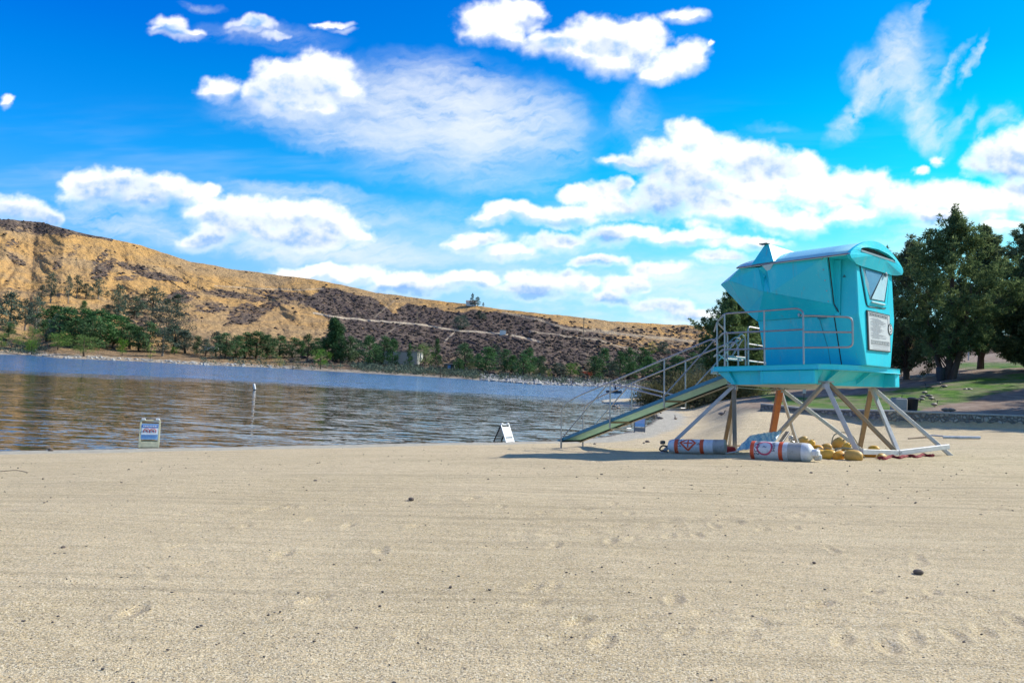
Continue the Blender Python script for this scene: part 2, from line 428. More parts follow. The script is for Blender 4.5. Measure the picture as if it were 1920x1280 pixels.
# ------------------------------------------------------------------ the beach, lawn slope and everything on this side of the lake
def unz(px, py, z=0.0):
    r = ray(px, py); t = (z-CAM[2])/r[2]; p = CAM+r*t; return (p[0], p[1])
SHORE_PX = [(950, 830), (1060, 825.5), (1130, 818), (1180, 807), (1211, 796), (1227, 785), (1226, 777), (1199, 766), (1160, 760.5), (1128, 755), (1124, 750), (1150, 747), (1195, 746), (1212, 739), (1235, 733.5), (1290, 730), (1400, 730.5)]
_n = np.array([-.6, .8])
_p0 = np.array([-.009, 27.17]); _s = np.dot(_p0, _n); _t = np.array([.8, .6])
SHORE = [tuple(_n*22.7+_t*k) for k in (-160, -60, -20, -12)] + [tuple(_n*22.7+_t*k) for k in (0, 8, 14)] + [unz(*p) for p in SHORE_PX[1:]]
SHORE = np.array(SHORE)
LANDPOLY = np.concatenate([SHORE, [[400, 190], [400, -200], [-260, -200]]])
def inpoly(x, y, P):
    r = np.zeros(x.shape, bool); n = len(P)
    for i in range(n):
        x1, y1 = P[i]; x2, y2 = P[(i+1) % n]
        if y1 == y2: continue
        c = ((y1 > y) != (y2 > y)) & (x < (x2-x1)*(y-y1)/(y2-y1)+x1)
        r ^= c
    return r
def shore_dist(x, y):
    d = np.full(x.shape, 1e9)
    for i in range(len(SHORE)-1):
        a = SHORE[i]; b = SHORE[i+1]; e = b-a; L = e@e
        t = np.clip(((x-a[0])*e[0]+(y-a[1])*e[1])/L, 0, 1)
        d = np.minimum(d, (x-a[0]-t*e[0])**2+(y-a[1]-t*e[1])**2)
    d = np.sqrt(d)
    return np.where(inpoly(x, y, LANDPOLY), d, -d)
_D = np.linspace(-10, 80, 1801)
_Z = np.interp(_D, [-10, -2, 0, 2, 4.5, 8, 11, 13.7, 18, 23, 40, 80], [-1.0, -.16, 0, .12, .30, .60, .86, 1.05, 1.2, 1.28, 1.38, 1.6])
_Zs = np.convolve(np.pad(_Z, 30, mode='edge'), np.ones(61)/61, 'valid')
WALL_PX = [1300, 1433, 1660, 1920, 2300, 2800]; WALL_D = [37, 34.6, 30, 31, 33, 36]
LX = np.array([1200, 1380, 1450, 1550, 1660, 1775, 1920, 2200, 2600, 3600]); LD = np.array([30, 40, 55, 70, 90, 130, 260])
LY = np.array([[800, 778, 757, 744, 735, 727, 718], [775, 762, 750, 742, 738, 734, 728], [768, 758, 742, 733, 728, 724, 720], [771, 758, 735, 722, 714, 708, 702], [777, 758, 722, 705, 695, 690, 686],
               [780, 757, 712, 693, 678, 672, 668], [782, 755, 700, 680, 665, 660, 656], [785, 750, 690, 670, 655, 650, 646], [790, 745, 680, 660, 645, 640, 636], [800, 745, 680, 660, 645, 640, 636]], float)
def bilin(px, D):
    px = np.clip(px, LX[0], LX[-1]-1e-3); D = np.clip(D, LD[0], LD[-1]-1e-3)
    i = np.clip(np.searchsorted(LX, px, 'right')-1, 0, len(LX)-2); j = np.clip(np.searchsorted(LD, D, 'right')-1, 0, len(LD)-2)
    a = (px-LX[i])/(LX[i+1]-LX[i]); b = (D-LD[j])/(LD[j+1]-LD[j])
    b = b*b*(3-2*b)*.35+b*.65
    return (LY[i, j]*(1-a)+LY[i+1, j]*a)*(1-b)+(LY[i, j+1]*(1-a)+LY[i+1, j+1]*a)*b
def land(x, y, full=False):
    x = np.asarray(x, float); y = np.asarray(y, float)
    d = shore_dist(x, y)
    z = np.interp(d, _D, _Zs)
    P = np.stack([x, y, np.zeros_like(x)], -1) @ RC
    D = -P[..., 2]; Ds = np.maximum(D, 1)
    px = 960+F*P[..., 0]/Ds; px = np.where(D > 1, px, np.where(x > 0, 3000, -1000))
    z = z+np.clip(1.29-z, 0, 2)*sstep(px, 1250, 1410)*sstep(D, 25, 33)*sstep(d, 2.5, 6)
    ly = bilin(px, D); zl = CAM[2]+(hor(px)-ly)/F*D
    wd = np.interp(px, WALL_PX, WALL_D)
    w = sstep(px, 1290, 1433)*sstep(D, wd-.15+(1433-np.minimum(px, 1433))*.02, wd+.25+(1433-np.minimum(px, 1433))*.12)
    zz = z*(1-w)+np.maximum(zl, z)*w
    if full: return zz, d, px, D, w
    return zz
FOOT = [(1040,1021),(1145,1013),(1187,1010),(1255,1005),(1307,1003),(1340,988),(1385,983),(1430,994),(1580,982),(1490,990),(1725,1055),(1710,1200),(1665,1217),(1580,1202),(1790,1195),(1845,1187),(1540,1135),(1905,1165),(1640,1110),(1750,1110),
        (500,952),(545,949),(340,1022),(372,1055),(590,970),(655,982),(780,984),(885,936),(590,1120),(250,1140),(715,1028),(530,1034),(460,985),(940,950),(1020,960),(1100,955),(1150,945),(1180,962),(1500,965),(1620,930),(1570,925),(1700,930),(1870,950),(1840,955),(1720,1045),(1560,1030),(1265,1125),(1000,1100),(1085,1165),(1130,1205),(1275,1190),(1010,1130)]
def ground_hit(px, py, tmax=160):
    r = ray(px, py); ts = np.geomspace(1.5, tmax, 3000)
    P = CAM[None]+r[None]*ts[:, None]
    h = land(P[:, 0], P[:, 1]); k = np.argmax(P[:, 2] < h)
    if not (P[:, 2] < h).any(): k = -1
    t = ts[k]
    if k > 0:
        a, b = ts[k-1], ts[k]
        for _ in range(12):
            t = (a+b)/2; p = CAM+r*t
            if p[2] < land(p[0:1], p[1:2])[0]: b = t
            else: a = t
    p = CAM+r*t
    return Vector((p[0], p[1], float(land(p[0:1], p[1:2])[0]))), t
def lz(x, y): return float(land(np.array([x]), np.array([y]))[0])

def build_land():
    azs = np.concatenate([np.linspace(-105, -40, 50)[:-1], np.linspace(-40, 40, 760), np.linspace(40, 105, 50)[1:]])
    rs = np.concatenate([np.geomspace(.12, 3, 90)[:-1], np.geomspace(3, 12, 250)[:-1], np.geomspace(12, 230, 330)])
    A, Rr = np.meshgrid(np.radians(azs), rs)
    x = Rr*np.sin(A); y = Rr*np.cos(A)
    z, d, px, D, w = land(x, y, True)
    _, py = proj(x, y, z)
    onsand = (1-w)
    # raked and trampled sand
    und = fbm(x*.35+3, y*.35, 4)*.028 + fbm(x*1.7, y*1.7+9, 4)*.010 + fbm(x*.9-5, y*5.5, 3)*.006
    z = z + und*onsand*sstep(d, .3, 3.0)
    z = z + w*(fbm(x*.12, y*.12, 4)*.25+fbm(x*.8, y*.8, 4)*.05)*sstep(D, 35, 45)
    z = z + (1-w)*fbm(x*.25+11, y*.25, 3)*.02
    rg = np.random.RandomState(3)
    prints = []
    for (fx, fy) in FOOT:
        p, t = ground_hit(fx, fy); prints.append((p[0], p[1], rg.rand()*.8-.4+1.2, .9))
    for _ in range(110):
        r_ = rg.uniform(3.5, 34)**1.0; a_ = rg.uniform(-.62, .62); prints.append((r_*math.sin(a_), r_*math.cos(a_), rg.rand()*PI, rg.uniform(.15, .55)))
    # two walking tracks and the churned sand around the tower
    for (q0, q1, n) in [((900, 1010), (1560, 960), 26), ((1040, 1180), (1900, 1130), 16), ((350, 960), (930, 930), 18), ((1380, 905), (1900, 930), 22)]:
        a_, _t1 = ground_hit(*q0); b_, _t2 = ground_hit(*q1)
        for k in range(n):
            f_ = k/n; o = .12*(1 if k % 2 else -1)+rg.randn()*.05
            dirx, diry = (b_-a_).normalized()[:2]
            prints.append((a_[0]+(b_[0]-a_[0])*f_-diry*o, a_[1]+(b_[1]-a_[1])*f_+dirx*o, math.atan2(diry, dirx), .8))
    for _ in range(260):
        cx, cy = rg.uniform(1.0, 12), rg.uniform(14.5, 24); prints.append((cx, cy, rg.rand()*PI, rg.uniform(.4, .9)))
    flat = np.stack([x.ravel(), y.ravel()], 1); dz = np.zeros(len(flat))
    daz = np.degrees(np.arctan2(flat[:, 0], flat[:, 1])); rr = np.hypot(flat[:, 0], flat[:, 1])
    nc = len(azs)
    for (cx, cy, th, st) in prints:
        r0 = math.hypot(cx, cy); i0, i1 = np.searchsorted(rs, [r0-.35, r0+.35]); az0 = math.degrees(math.atan2(cx, cy)); k = math.degrees(.35/r0)
        j0, j1 = np.searchsorted(azs, [az0-k, az0+k])
        if i1 <= i0 or j1 <= j0: continue
        sx_, sy_ = x[i0:i1, j0:j1]-cx, y[i0:i1, j0:j1]-cy
        u = sx_*math.cos(th)+sy_*math.sin(th); v = -sx_*math.sin(th)+sy_*math.cos(th)
        q = (u/.10)**2+(v/.04)**2
        z[i0:i1, j0:j1] += st*(-.017*np.exp(-q*.9)+.006*np.exp(-((np.sqrt(q)-1.7)/.5)**2))
    # small mound at the foot of the ramp, scooped sand
    for (mx_, my_, rad, hh) in [(1083, 843, .5, .10), (1105, 842, .3, .05)]:
        p, _t3 = ground_hit(mx_, my_); z += hh*np.exp(-((x-p[0])**2+(y-p[1])**2)/rad**2)
    # cover mask: grass, dirt, damp
    def yl(xs, ys): return np.interp(px, xs, ys)
    nz = fbm(x*.22, y*.22, 5)*9+fbm(x*1.1, y*1.1, 4)*5
    py2 = py+nz*.6*np.clip(34/np.maximum(D, 10), .3, 1)
    B1 = yl([1300, 1430, 1500, 1660, 1720, 1800, 1920, 2300], [700, 745, 770, 780, 770, 754, 731, 690])
    B2 = yl([1300, 1430, 1500, 1600, 1700, 1780, 1860, 1920, 2300], [740, 735, 744, 740, 727, 717, 706, 699, 660])
    B3 = yl([1500, 1700, 1790, 1920, 2300], [700, 697, 693, 690, 655])
    grass = sstep(B1-py2, -1.5, 1.5)*sstep(py2-B2, -2, 1)
    grass = np.maximum(grass, sstep(B3-py2, -1, 1.5)*sstep(py2-(B3-12), -2, 2)*sstep(px, 1780, 1800))
    grass = np.maximum(grass, .8*sstep(px, 1200, 1300)*sstep(1470-px, 0, 60)*sstep(D, 55, 70)*sstep(fbm(x*.1, y*.1, 3), 0, .3))
    grass *= w*np.clip(.75+fbm(x*.5, y*.5, 4)*1.2, 0, 1)
    far_dirt = sstep(px, 1215, 1260)*sstep(D, 60, 80)
    dirt = np.maximum(w, far_dirt)
    damp = sstep(2.0-d+fbm(x*.8, y*.8, 3)*.5, -.3, .5)*(1-w)
    wet = sstep(.30-d+fbm(x*1.3, y*1.3, 3)*.15, -.1, .15)*(1-w)
    idx = np.arange(z.size).reshape(z.shape)
    Fc = np.stack([idx[:-1, :-1], idx[:-1, 1:], idx[1:, 1:], idx[1:, :-1]], -1).reshape(-1, 4)
    # the strip of sand under the tripod itself
    me = np_mesh('ground', np.stack([x, y, z], -1).reshape(-1, 3), Fc[:, ::-1], [sand_material()], True)
    at = me.attributes.new('cover', 'FLOAT_COLOR', 'POINT')
    at.data.foreach_set('color', np.stack([grass, dirt, damp, wet], -1).astype(np.float32).ravel())
    o = link('ground', me); tag(o, 'raked tan sand beach rising to a lawn slope with dirt paths', kind='structure')
    return o

def sand_material():
    def fn(g, p, out):
        pos = g.node('ShaderNodeNewGeometry').outputs['Position']
        at = g.node('ShaderNodeAttribute', attribute_name='cover'); sep = g.node('ShaderNodeSeparateColor', {0: at.outputs['Color']})
        grass, dirt, damp, wet = sep.outputs[0], sep.outputs[1], sep.outputs[2], at.outputs['Alpha']
        big = g.noise(pos, 0.5, 5, .6); mid = g.noise(pos, 5.0, 5, .65); fine = g.noise(pos, 75.0, 3, .7); grit = g.noise(pos, 150.0, 2, .6)
        vor = g.node('ShaderNodeTexVoronoi', {'Vector': pos, 'Scale': 55.0, 'Randomness': 1.0})
        sand = g.mix(g.smooth(big.outputs['Fac'], .35, .65), (.600, .452, .240), (.690, .528, .298))
        sand = g.mix(g.math('MULTIPLY', g.smooth(mid.outputs['Fac'], .45, .7), .35), sand, (.44, .325, .17))
        sand = g.mix(g.math('MULTIPLY', g.smooth(fine.outputs['Fac'], .50, .62), .62), sand, (.17, .145, .12))
        sand = g.mix(g.math('MULTIPLY', g.smooth(grit.outputs['Fac'], .53, .64), .55), sand, (.85, .72, .46))
        grn = g.node('ShaderNodeTexVoronoi', {'Vector': pos, 'Scale': 128.0}); gc = g.node('ShaderNodeSeparateColor', {0: grn.outputs['Color']})
        sand = g.mix(g.smooth(gc.outputs[0], .62, .95, 0.0, .52), sand, (.13, .115, .10)); sand = g.mix(g.smooth(gc.outputs[1], .62, .95, 0.0, .62), sand, (.92, .80, .56))
        rk = g.noise(g.vmath('MULTIPLY', g.node('ShaderNodeMapping', {'Vector': pos, 'Rotation': (0, 0, R(-5))}).outputs[0], (.10, 2.6, 1)), 1.6, 6, .68, .4)
        sand = g.mix(g.smooth(rk.outputs['Fac'], .50, .70, 0.0, .38), sand, (.34, .27, .17)); sand = g.mix(g.smooth(rk.outputs['Fac'], .46, .34, 0.0, .25), sand, (.74, .62, .40))
        peb = g.math('MULTIPLY', g.smooth(vor.outputs['Distance'], .30, .16), g.smooth(g.node('ShaderNodeSeparateColor', {0: vor.outputs['Color']}).outputs[0], .70, .80))
        sand = g.mix(g.math('MULTIPLY', peb, .8), sand, (.075, .07, .065))
        # pale salt crust along the waterline
        sand = g.mix(g.math('MULTIPLY', damp, .92), sand, g.mix(g.smooth(mid.outputs['Fac'], .4, .65), (.40, .37, .29), (.54, .50, .40)))
        sand = g.mix(wet, sand, (.13, .115, .09))
        dn = g.noise(pos, 1.3, 6, .65)
        dcol = g.mix(g.smooth(dn.outputs['Fac'], .35, .65), (.21, .145, .10), (.34, .26, .19))
        gcol = g.mix(g.smooth(g.noise(pos, 2.2, 6, .7).outputs['Fac'], .35, .7), (.035, .115, .012), (.130, .245, .025))
        col = g.mix(dirt, sand, dcol); col = g.mix(grass, col, gcol)
        g.l.new(col, p.inputs['Base Color']); p.inputs['Roughness'].default_value = .95; p.inputs['Specular IOR Level'].default_value = .15
        g.l.new(g.lin(wet, 0, 1, .95, .7), p.inputs['Roughness'])
        # rake and tyre lines
        wv = g.node('ShaderNodeTexWave', {'Vector': g.node('ShaderNodeMapping', {'Vector': pos, 'Rotation': (0, 0, R(-6)), 'Scale': (.06, 1, 1)}).outputs[0], 'Scale': 1.1, 'Distortion': 5.0, 'Detail': 4, 'Detail Scale': 1.6}, bands_direction='Y')
        st = g.noise(g.vmath('MULTIPLY', pos, (.35, 5.5, 1)), 1.4, 5, .65, .3)
        b1 = g.node('ShaderNodeBump', {'Height': g.math('ADD', g.math('MULTIPLY', wv.outputs['Fac'], .4), g.math('ADD', st.outputs['Fac'], mid.outputs['Fac'])), 'Strength': 1.0, 'Distance': .026})
        b2 = g.node('ShaderNodeBump', {'Height': g.math('ADD', fine.outputs['Fac'], g.math('ADD', g.math('MULTIPLY', peb, .8), g.math('MULTIPLY', gc.outputs[2], .5))), 'Strength': 1.0, 'Distance': .011, 'Normal': b1.outputs[0]})
        b3 = g.node('ShaderNodeBump', {'Height': grit.outputs['Fac'], 'Strength': .8, 'Distance': .003, 'Normal': b2.outputs[0]})
        g.l.new(b3.outputs[0], p.inputs['Normal'])
    return mat('sand', fn=fn)
build_land()

# ------------------------------------------------------------------ the lake
def water_material():
    def fn(g, p, out):
        pos = g.node('ShaderNodeNewGeometry').outputs['Position']
        sp = g.node('ShaderNodeSeparateXYZ', {0: pos})
        # a breeze ruffles the lake beyond a wandering line; nearer in it is calm
        dist = g.vmath('LENGTH', g.vmath('MULTIPLY', pos, (1, 1, 0)))
        azx = g.math('DIVIDE', sp.outputs[0], dist)
        wob = g.noise(g.vmath('MULTIPLY', pos, (.02, .05, 1)), 1.0, 4, .6)
        edge = g.math('ADD', g.lin(azx, -.55, .15, 80.0, 62.0), g.lin(wob.outputs['Fac'], .3, .7, -8.0, 8.0))
        ruf = g.math('DIVIDE', g.math('SUBTRACT', dist, edge), 14.0, clamp=True)
        streak = g.smooth(g.noise(g.vmath('MULTIPLY', pos, (.012, .16, 1)), 1.0, 4, .6).outputs['Fac'], .60, .70)
        ruf = g.math('MULTIPLY', ruf, g.lin(streak, 0, 1, 1.0, .55))
        # slopes of the ripples: long crests roughly along the shore, at three sizes
        def slopes(sc, sx, sy, ax, ay, det=3):
            n = g.noise(g.vmath('MULTIPLY', pos, (sx, sy, 1)), sc, det, .55, .3)
            return g.vmath('MULTIPLY', g.vmath('SUBTRACT', n.outputs['Color'], (.5, .5, .5)), (ax, ay, 0))
        s1 = slopes(1.0, .34, 1.7, .07, .13, 4); s2 = slopes(1.0, .9, 4.2, .17, .29); s3 = slopes(7.0, .8, 1.6, .16, .16)
        calm = g.vmath('ADD', g.vmath('ADD', s1, s2), s3)
        rough_ = g.vmath('ADD', g.vmath('MULTIPLY', g.vmath('ADD', s2, s3), (3.0, 2.6, 0)), slopes(14.0, 1, 1, .35, .50))
        mixv = g.vmath('ADD', calm, g.vmath('SCALE', rough_, None, ruf))
        nn = g.vmath('NORMALIZE', g.vmath('ADD', mixv, (0, 0, 1)))
        g.l.new(nn, p.inputs['Normal'])
        g.l.new(g.lin(ruf, 0, 1, .03, .12), p.inputs['Roughness'])
        p.inputs['IOR'].default_value = 1.33
        g.l.new(g.mix(ruf, (.024, .022, .014), (.030, .135, .30)), p.inputs['Base Color'])  # blue of the mirrored sky is put into the ruffled water's colour
    return mat('lake_water', spec=.5, fn=fn)
mb = MB(); mb.poly([(-420, -60, 0), (420, -60, 0), (420, 420, 0), (-420, 420, 0)])
o = mb.build('water', water_material()); tag(o, 'blue lake, calm and brown in front, ruffled further out', kind='structure')
mb = MB(); mb.poly([(-420, -60, -1.4), (420, -60, -1.4), (420, 420, -1.4), (-420, 420, -1.4)])
o = mb.build('lake_bed', mat('lake_mud', (.08, .07, .05), .9)); tag(o, kind='structure')

# ------------------------------------------------------------------ hills across the lake
SKYX = [-900, -500, -200, 0, 60, 130, 250, 350, 430, 500, 600, 700, 800, 880, 950, 1050, 1150, 1250, 1340, 1500, 1700, 2000, 2800]
SKYY = [370, 385, 400, 410, 415, 433, 458, 490, 504, 513, 526, 548, 561, 571, 581, 591, 602, 608, 612, 616, 622, 632, 640]
WLX = [-900, -300, 0, 52, 109, 250, 350, 500, 600, 850, 1000, 1144, 1192, 1260, 1400, 2800]
WLY = [0, 0, 664, 665.6, 671, 677, 682.6, 689, 695, 709, 720.5, 725, 726.5, 729, 0, 0]
_wd = []
for a_, b_ in zip(WLX, WLY): _wd.append(CAM[2]*F/(b_-hor(a_)) if b_ else (185 if a_ < 500 else (165 if a_ < 1500 else 200)))
_wd[1] = 190
_wd = np.array(_wd)
BURN = [(30, 420, 120, 15, 8, 1), (180, 484, 24, 7, -48, .9), (184, 506, 30, 12, -38, 1), (240, 500, 36, 7, 6, 1), (295, 518, 55, 7, 8, 1), (226, 520, 24, 6, 0, .9), (335, 556, 34, 13, -8, 1), (350, 592, 22, 8, 20, .6),
        (10, 455, 14, 7, 10, .8), (20, 485, 24, 8, 30, .7), (455, 600, 42, 15, -26, 1), (500, 578, 46, 10, -12, 1), (502, 612, 20, 18, 0, .9), (395, 576, 34, 10, 0, .8), (440, 554, 70, 7, 8, 1), (540, 556, 70, 9, 8, 1),
        (450, 585, 30, 14, -20, .9), (270, 560, 40, 9, 10, .5), (100, 495, 8, 18, 30, .6), (70, 470, 8, 16, 10, .5), (125, 470, 6, 20, 35, .6), (265, 590, 40, 25, 0, .6), (290, 610, 50, 22, 0, .7), (60, 545, 60, 6, 5, .5)]
ROADS = [([(585, 587), (640, 596), (700, 601), (790, 608), (850, 619), (900, 622), (960, 628), (1012, 641)], 1.9, 1.0), ([(855, 619), (832, 641)], 1.2, 1.0), ([(397, 536), (470, 540), (558, 543), (600, 541)], 1.5, .5),
         ([(735, 563), (700, 595)], 1.3, .4), ([(990, 620), (1060, 630), (1120, 637), (1200, 660)], 1.6, .5), ([(600, 648), (680, 650), (700, 645), (745, 610), (760, 600)], 1.2, .35), ([(1110, 618), (1180, 628), (1300, 640)], 3.0, .5), ([(940, 585), (1010, 600), (1060, 616), (1150, 625)], 2.5, .45)]
def far_pos(px, t):
    """position on the far slope: px column, t from the waterline (0) to the ridge (1)"""
    Ds = np.interp(px, WLX, _wd); e0 = -CAM[2]*F/Ds
    e0 = e0*(1-.55*sstep(px, 1235, 1400))
    E = hor(px)-np.interp(px, SKYX, SKYY)+fbm(px/45, px*0, 4)*2.2
    tt = np.clip(t, 0, 1)
    e = e0+(E-e0)*tt
    sp_ = 250+40*np.sin(px/260)
    g_ = tt**.85
    u = px/120.0+t*1.2; 
    gul = fbm(u+fbm(px/200, t*2, 2)*.8+t*.9, t*1.6+3, 5, .5, ridged=True)
    rel = (gul*9+fbm(px/30, t*9, 4)*6)*sstep(tt, .10, .35)*(1-.75*sstep(tt, .8, 1))
    D = Ds+sp_*g_+rel
    e = e+fbm(px/14, t*26, 4)*1.1*sstep(tt, .03, .2)*(1-.6*tt)
    over = np.maximum(t-1, 0)
    D = D+over*500; 
    # unit forward distance D, elevation e px above the horizon
    P = CAM[None, :]+0*px[..., None] if False else None
    a = np.arctan((px-957.4)/F)
    X = D*(px-960)/F*1.0; Y = D*1.0
    z = CAM[2]+e*D/F-over*220
    return X, Y, z, e
def burn_mask(px, py):
    wx = fbm(px/40, py/24, 5)*12; wy = fbm(px/40+9, py/24+4, 5)*6
    X, Y = px+wx, py+wy
    U = np.interp(px, [480, 540, 575, 600, 650, 700, 735, 760, 850, 900, 930, 1000, 1040, 1080, 1120, 1160, 1250, 1400, 3000], [700, 578, 556, 537, 546, 560, 585, 566, 585, 581, 583, 592, 602, 612, 621, 613, 611, 614, 620])
    b = sstep(Y-U, -2, 3)*sstep(px, 520, 560)
    tongue = sstep(1-np.sqrt(((X-735)/12)**2+((Y-575)/20)**2), 0, .4); b *= 1-.8*tongue
    b *= 1-.55*sstep(px, 1060, 1200)*sstep(670-Y, 0, 30)
    for (x, y, a, c, rot, s_) in BURN:
        t = R(rot); u = (X-x)*math.cos(t)+(Y-y)*math.sin(t); v = -(X-x)*math.sin(t)+(Y-y)*math.cos(t)
        b = np.maximum(b, s_*.74*sstep(1.3-np.sqrt((u/a)**2+(v/c)**2), 0, .6))
    k = sstep(1.1-np.sqrt(((X-552)/66)**2+((Y-612)/42)**2), 0, .2)
    b *= 1-k
    k2 = sstep(1.1-np.sqrt(((X-440)/110)**2+((Y-632)/22)**2), 0, .3); b *= 1-k2*.9
    # brush also thins along the ridge line
    sk = np.interp(px, SKYX, SKYY)
    b = np.where(px < 200, np.maximum(b, .9*sstep((sk+17-px*.06)-py+fbm(px/30, py/9, 3)*4, 0, 4)), b)
    return np.clip(b, 0, 1)
def seg_mask(px, py, pts, w):
    d = np.full(px.shape, 1e9)
    for (a, b) in zip(pts[:-1], pts[1:]):
        a = np.array(a, float); b = np.array(b, float); e = b-a; L = e@e
        t = np.clip(((px-a[0])*e[0]+(py-a[1])*e[1])/L, 0, 1); d = np.minimum(d, np.hypot(px-a[0]-t*e[0], py-a[1]-t*e[1]))
    return 1-sstep(d, w*.5, w*1.1)
def build_hills():
    cols = np.concatenate([np.arange(-900, -40, 12), np.arange(-40, 1440, 1.9), np.arange(1440, 2800, 9)]).astype(float)
    ts = np.concatenate([[-.03], np.linspace(0, 1, 300), [1.02, 1.06, 1.15, 1.4]])
    PX, T = np.meshgrid(cols, ts)
    X, Y, Z, E_ = far_pos(PX, T)
    Z[0] = -1.2
    PY = hor(PX)-E_
    b = burn_mask(PX, PY)
    road = np.zeros_like(b)
    for pts, w, s_ in ROADS: road = np.maximum(road, s_*seg_mask(PX, PY+fbm(PX/25, PY/25, 2)*1.5, pts, w))
    bank = sstep(.035-T+fbm(PX/9, T*40, 3)*.02, -.005, .01)
    bench = sstep(.30-T+fbm(PX/60, T*6, 4)*.16, -.04, .06)*(1-bank)
    bench *= np.where(PX < 330, sstep(.16-T+fbm(PX/60, T*6, 4)*.1, -.02, .06), 1)
    idx = np.arange(X.size).reshape(X.shape)
    Fc = np.stack([idx[:-1, :-1], idx[:-1, 1:], idx[1:, 1:], idx[1:, :-1]], -1).reshape(-1, 4)
    def fn(g, p, out):
        pos = g.node('ShaderNodeNewGeometry').outputs['Position']
        at = g.node('ShaderNodeAttribute', attribute_name='cover'); sep = g.node('ShaderNodeSeparateColor', {0: at.outputs['Color']})
        burn, road_, bench_, bank_ = sep.outputs[0], sep.outputs[1], sep.outputs[2], at.outputs['Alpha']
        n1 = g.noise(pos, .02, 6, .62); n2 = g.noise(pos, .16, 6, .7); n3 = g.noise(pos, .7, 4, .7); n4 = g.noise(g.vmath('MULTIPLY', pos, (1, 1, 3)), .33, 5, .7)
        gold = g.mix(g.smooth(n1.outputs['Fac'], .40, .60), (.580, .330, .115), (.470, .305, .150))
        gold = g.mix(g.math('MULTIPLY', g.smooth(n2.outputs['Fac'], .42, .66), .55), gold, (.31, .200, .095))
        gold = g.mix(g.math('MULTIPLY', g.smooth(n3.outputs['Fac'], .50, .68), .5), gold, (.17, .115, .055))
        br = g.mix(g.smooth(n2.outputs['Fac'], .42, .60), (.125, .092, .078), (.190, .142, .105))
        br = g.mix(g.smooth(n4.outputs['Fac'], .54, .66), br, (.29, .21, .14))
        br = g.mix(g.math('MULTIPLY', g.smooth(n3.outputs['Fac'], .42, .60), .6), br, (.045, .034, .034))
        bm = g.smooth(g.math('ADD', burn, g.math('MULTIPLY', g.math('ADD', g.math('SUBTRACT', n2.outputs['Fac'], .5), g.math('MULTIPLY', g.math('SUBTRACT', n3.outputs['Fac'], .5), 1.1)), 2.2)), .28, .70)
        col = g.mix(bm, gold, br)
        col = g.mix(g.math('MULTIPLY', bench_, .75), col, g.mix(g.smooth(n3.outputs['Fac'], .42, .6), (.30, .20, .12), (.11, .085, .05)))
        col = g.mix(g.math('MULTIPLY', bank_, .85), col, g.mix(g.smooth(n3.outputs['Fac'], .4, .6), (.48, .43, .34), (.26, .2, .14)))
        col = g.mix(road_, col, (.52, .42, .29))
        g.l.new(col, p.inputs['Base Color']); p.inputs['Roughness'].default_value = 1.0; p.inputs['Specular IOR Level'].default_value = .05
        bp = g.node('ShaderNodeBump', {'Height': g.math('ADD', n2.outputs['Fac'], g.math('MULTIPLY', n3.outputs['Fac'], .35)), 'Strength': .9, 'Distance': 3.2})
        g.l.new(bp.outputs[0], p.inputs['Normal'])
    me = np_mesh('hills', np.stack([X, Y, Z], -1).reshape(-1, 3), Fc[:, ::-1], [mat('hillside', fn=fn)], True)
    at = me.attributes.new('cover', 'FLOAT_COLOR', 'POINT')
    at.data.foreach_set('color', np.stack([b, road, bench, bank], -1).astype(np.float32).ravel())
    tag(link('hills', me), 'golden dry hillside with dark burned brush across the lake', kind='structure')
build_hills()
def far_at(px, py):
    """ground point of the far slope seen at this pixel"""
    t = np.linspace(0, 1, 400); p = np.full(400, float(px)); X, Y, Z, E_ = far_pos(p, t); yy = hor(px)-E_
    k = int(np.argmin(np.abs(yy-py))); return Vector((X[k], Y[k], Z[k])), float(Y[k])

# scrub: small dark burned bushes scattered through the burned ground
def build_scrub():
    rg = np.random.RandomState(11); n = 26000
    px = rg.uniform(-30, 1420, n*2); t = rg.uniform(.08, 1.0, n*2)
    X, Y, Z, E_ = far_pos(px, t); py = hor(px)-E_
    b = burn_mask(px, py)
    for pts, w, s_ in ROADS: b = b*(1-seg_mask(px, py, pts, w*1.6))
    keep = rg.rand(n*2) < np.clip(b*1.5-.25, 0, 1)*.20+.006
    X, Y, Z, b = X[keep], Y[keep], Z[keep], b[keep]; m = len(X)
    bm = bmesh.new(); bmesh.ops.create_icosphere(bm, subdivisions=1, radius=1)
    bv = np.array([v.co[:] for v in bm.verts]); bf = np.array([[v.index for v in f.verts] for f in bm.faces]); bm.free()
    s_ = rg.uniform(.28, .85, m)*(.7+.5*rg.rand(m)**3)
    jit = rg.uniform(.6, 1.35, (m, len(bv), 1))
    V = bv[None]*jit*s_[:, None, None]*np.array([1.25, 1.25, .8]); V[..., 0] += X[:, None]; V[..., 1] += Y[:, None]; V[..., 2] += (Z+s_*.25)[:, None]
    Fq = (bf[None]+(np.arange(m)*len(bv))[:, None, None]).reshape(-1, 3)
    def fn(g, p, out):
        pos = g.node('ShaderNodeNewGeometry').outputs['Position']
        g.l.new(g.mix(g.noise(pos, .22, 3).outputs['Fac'], (.040, .032, .032), (.115, .088, .066)), p.inputs['Base Color']); p.inputs['Roughness'].default_value = 1; p.inputs['Specular IOR Level'].default_value = .05
    me = np_mesh('scrub', V.reshape(-1, 3), Fq, [mat('burned_scrub', fn=fn)])
    tag(link('scrub', me), 'dark burned scrub scattered over the hillside', kind='stuff')
build_scrub()
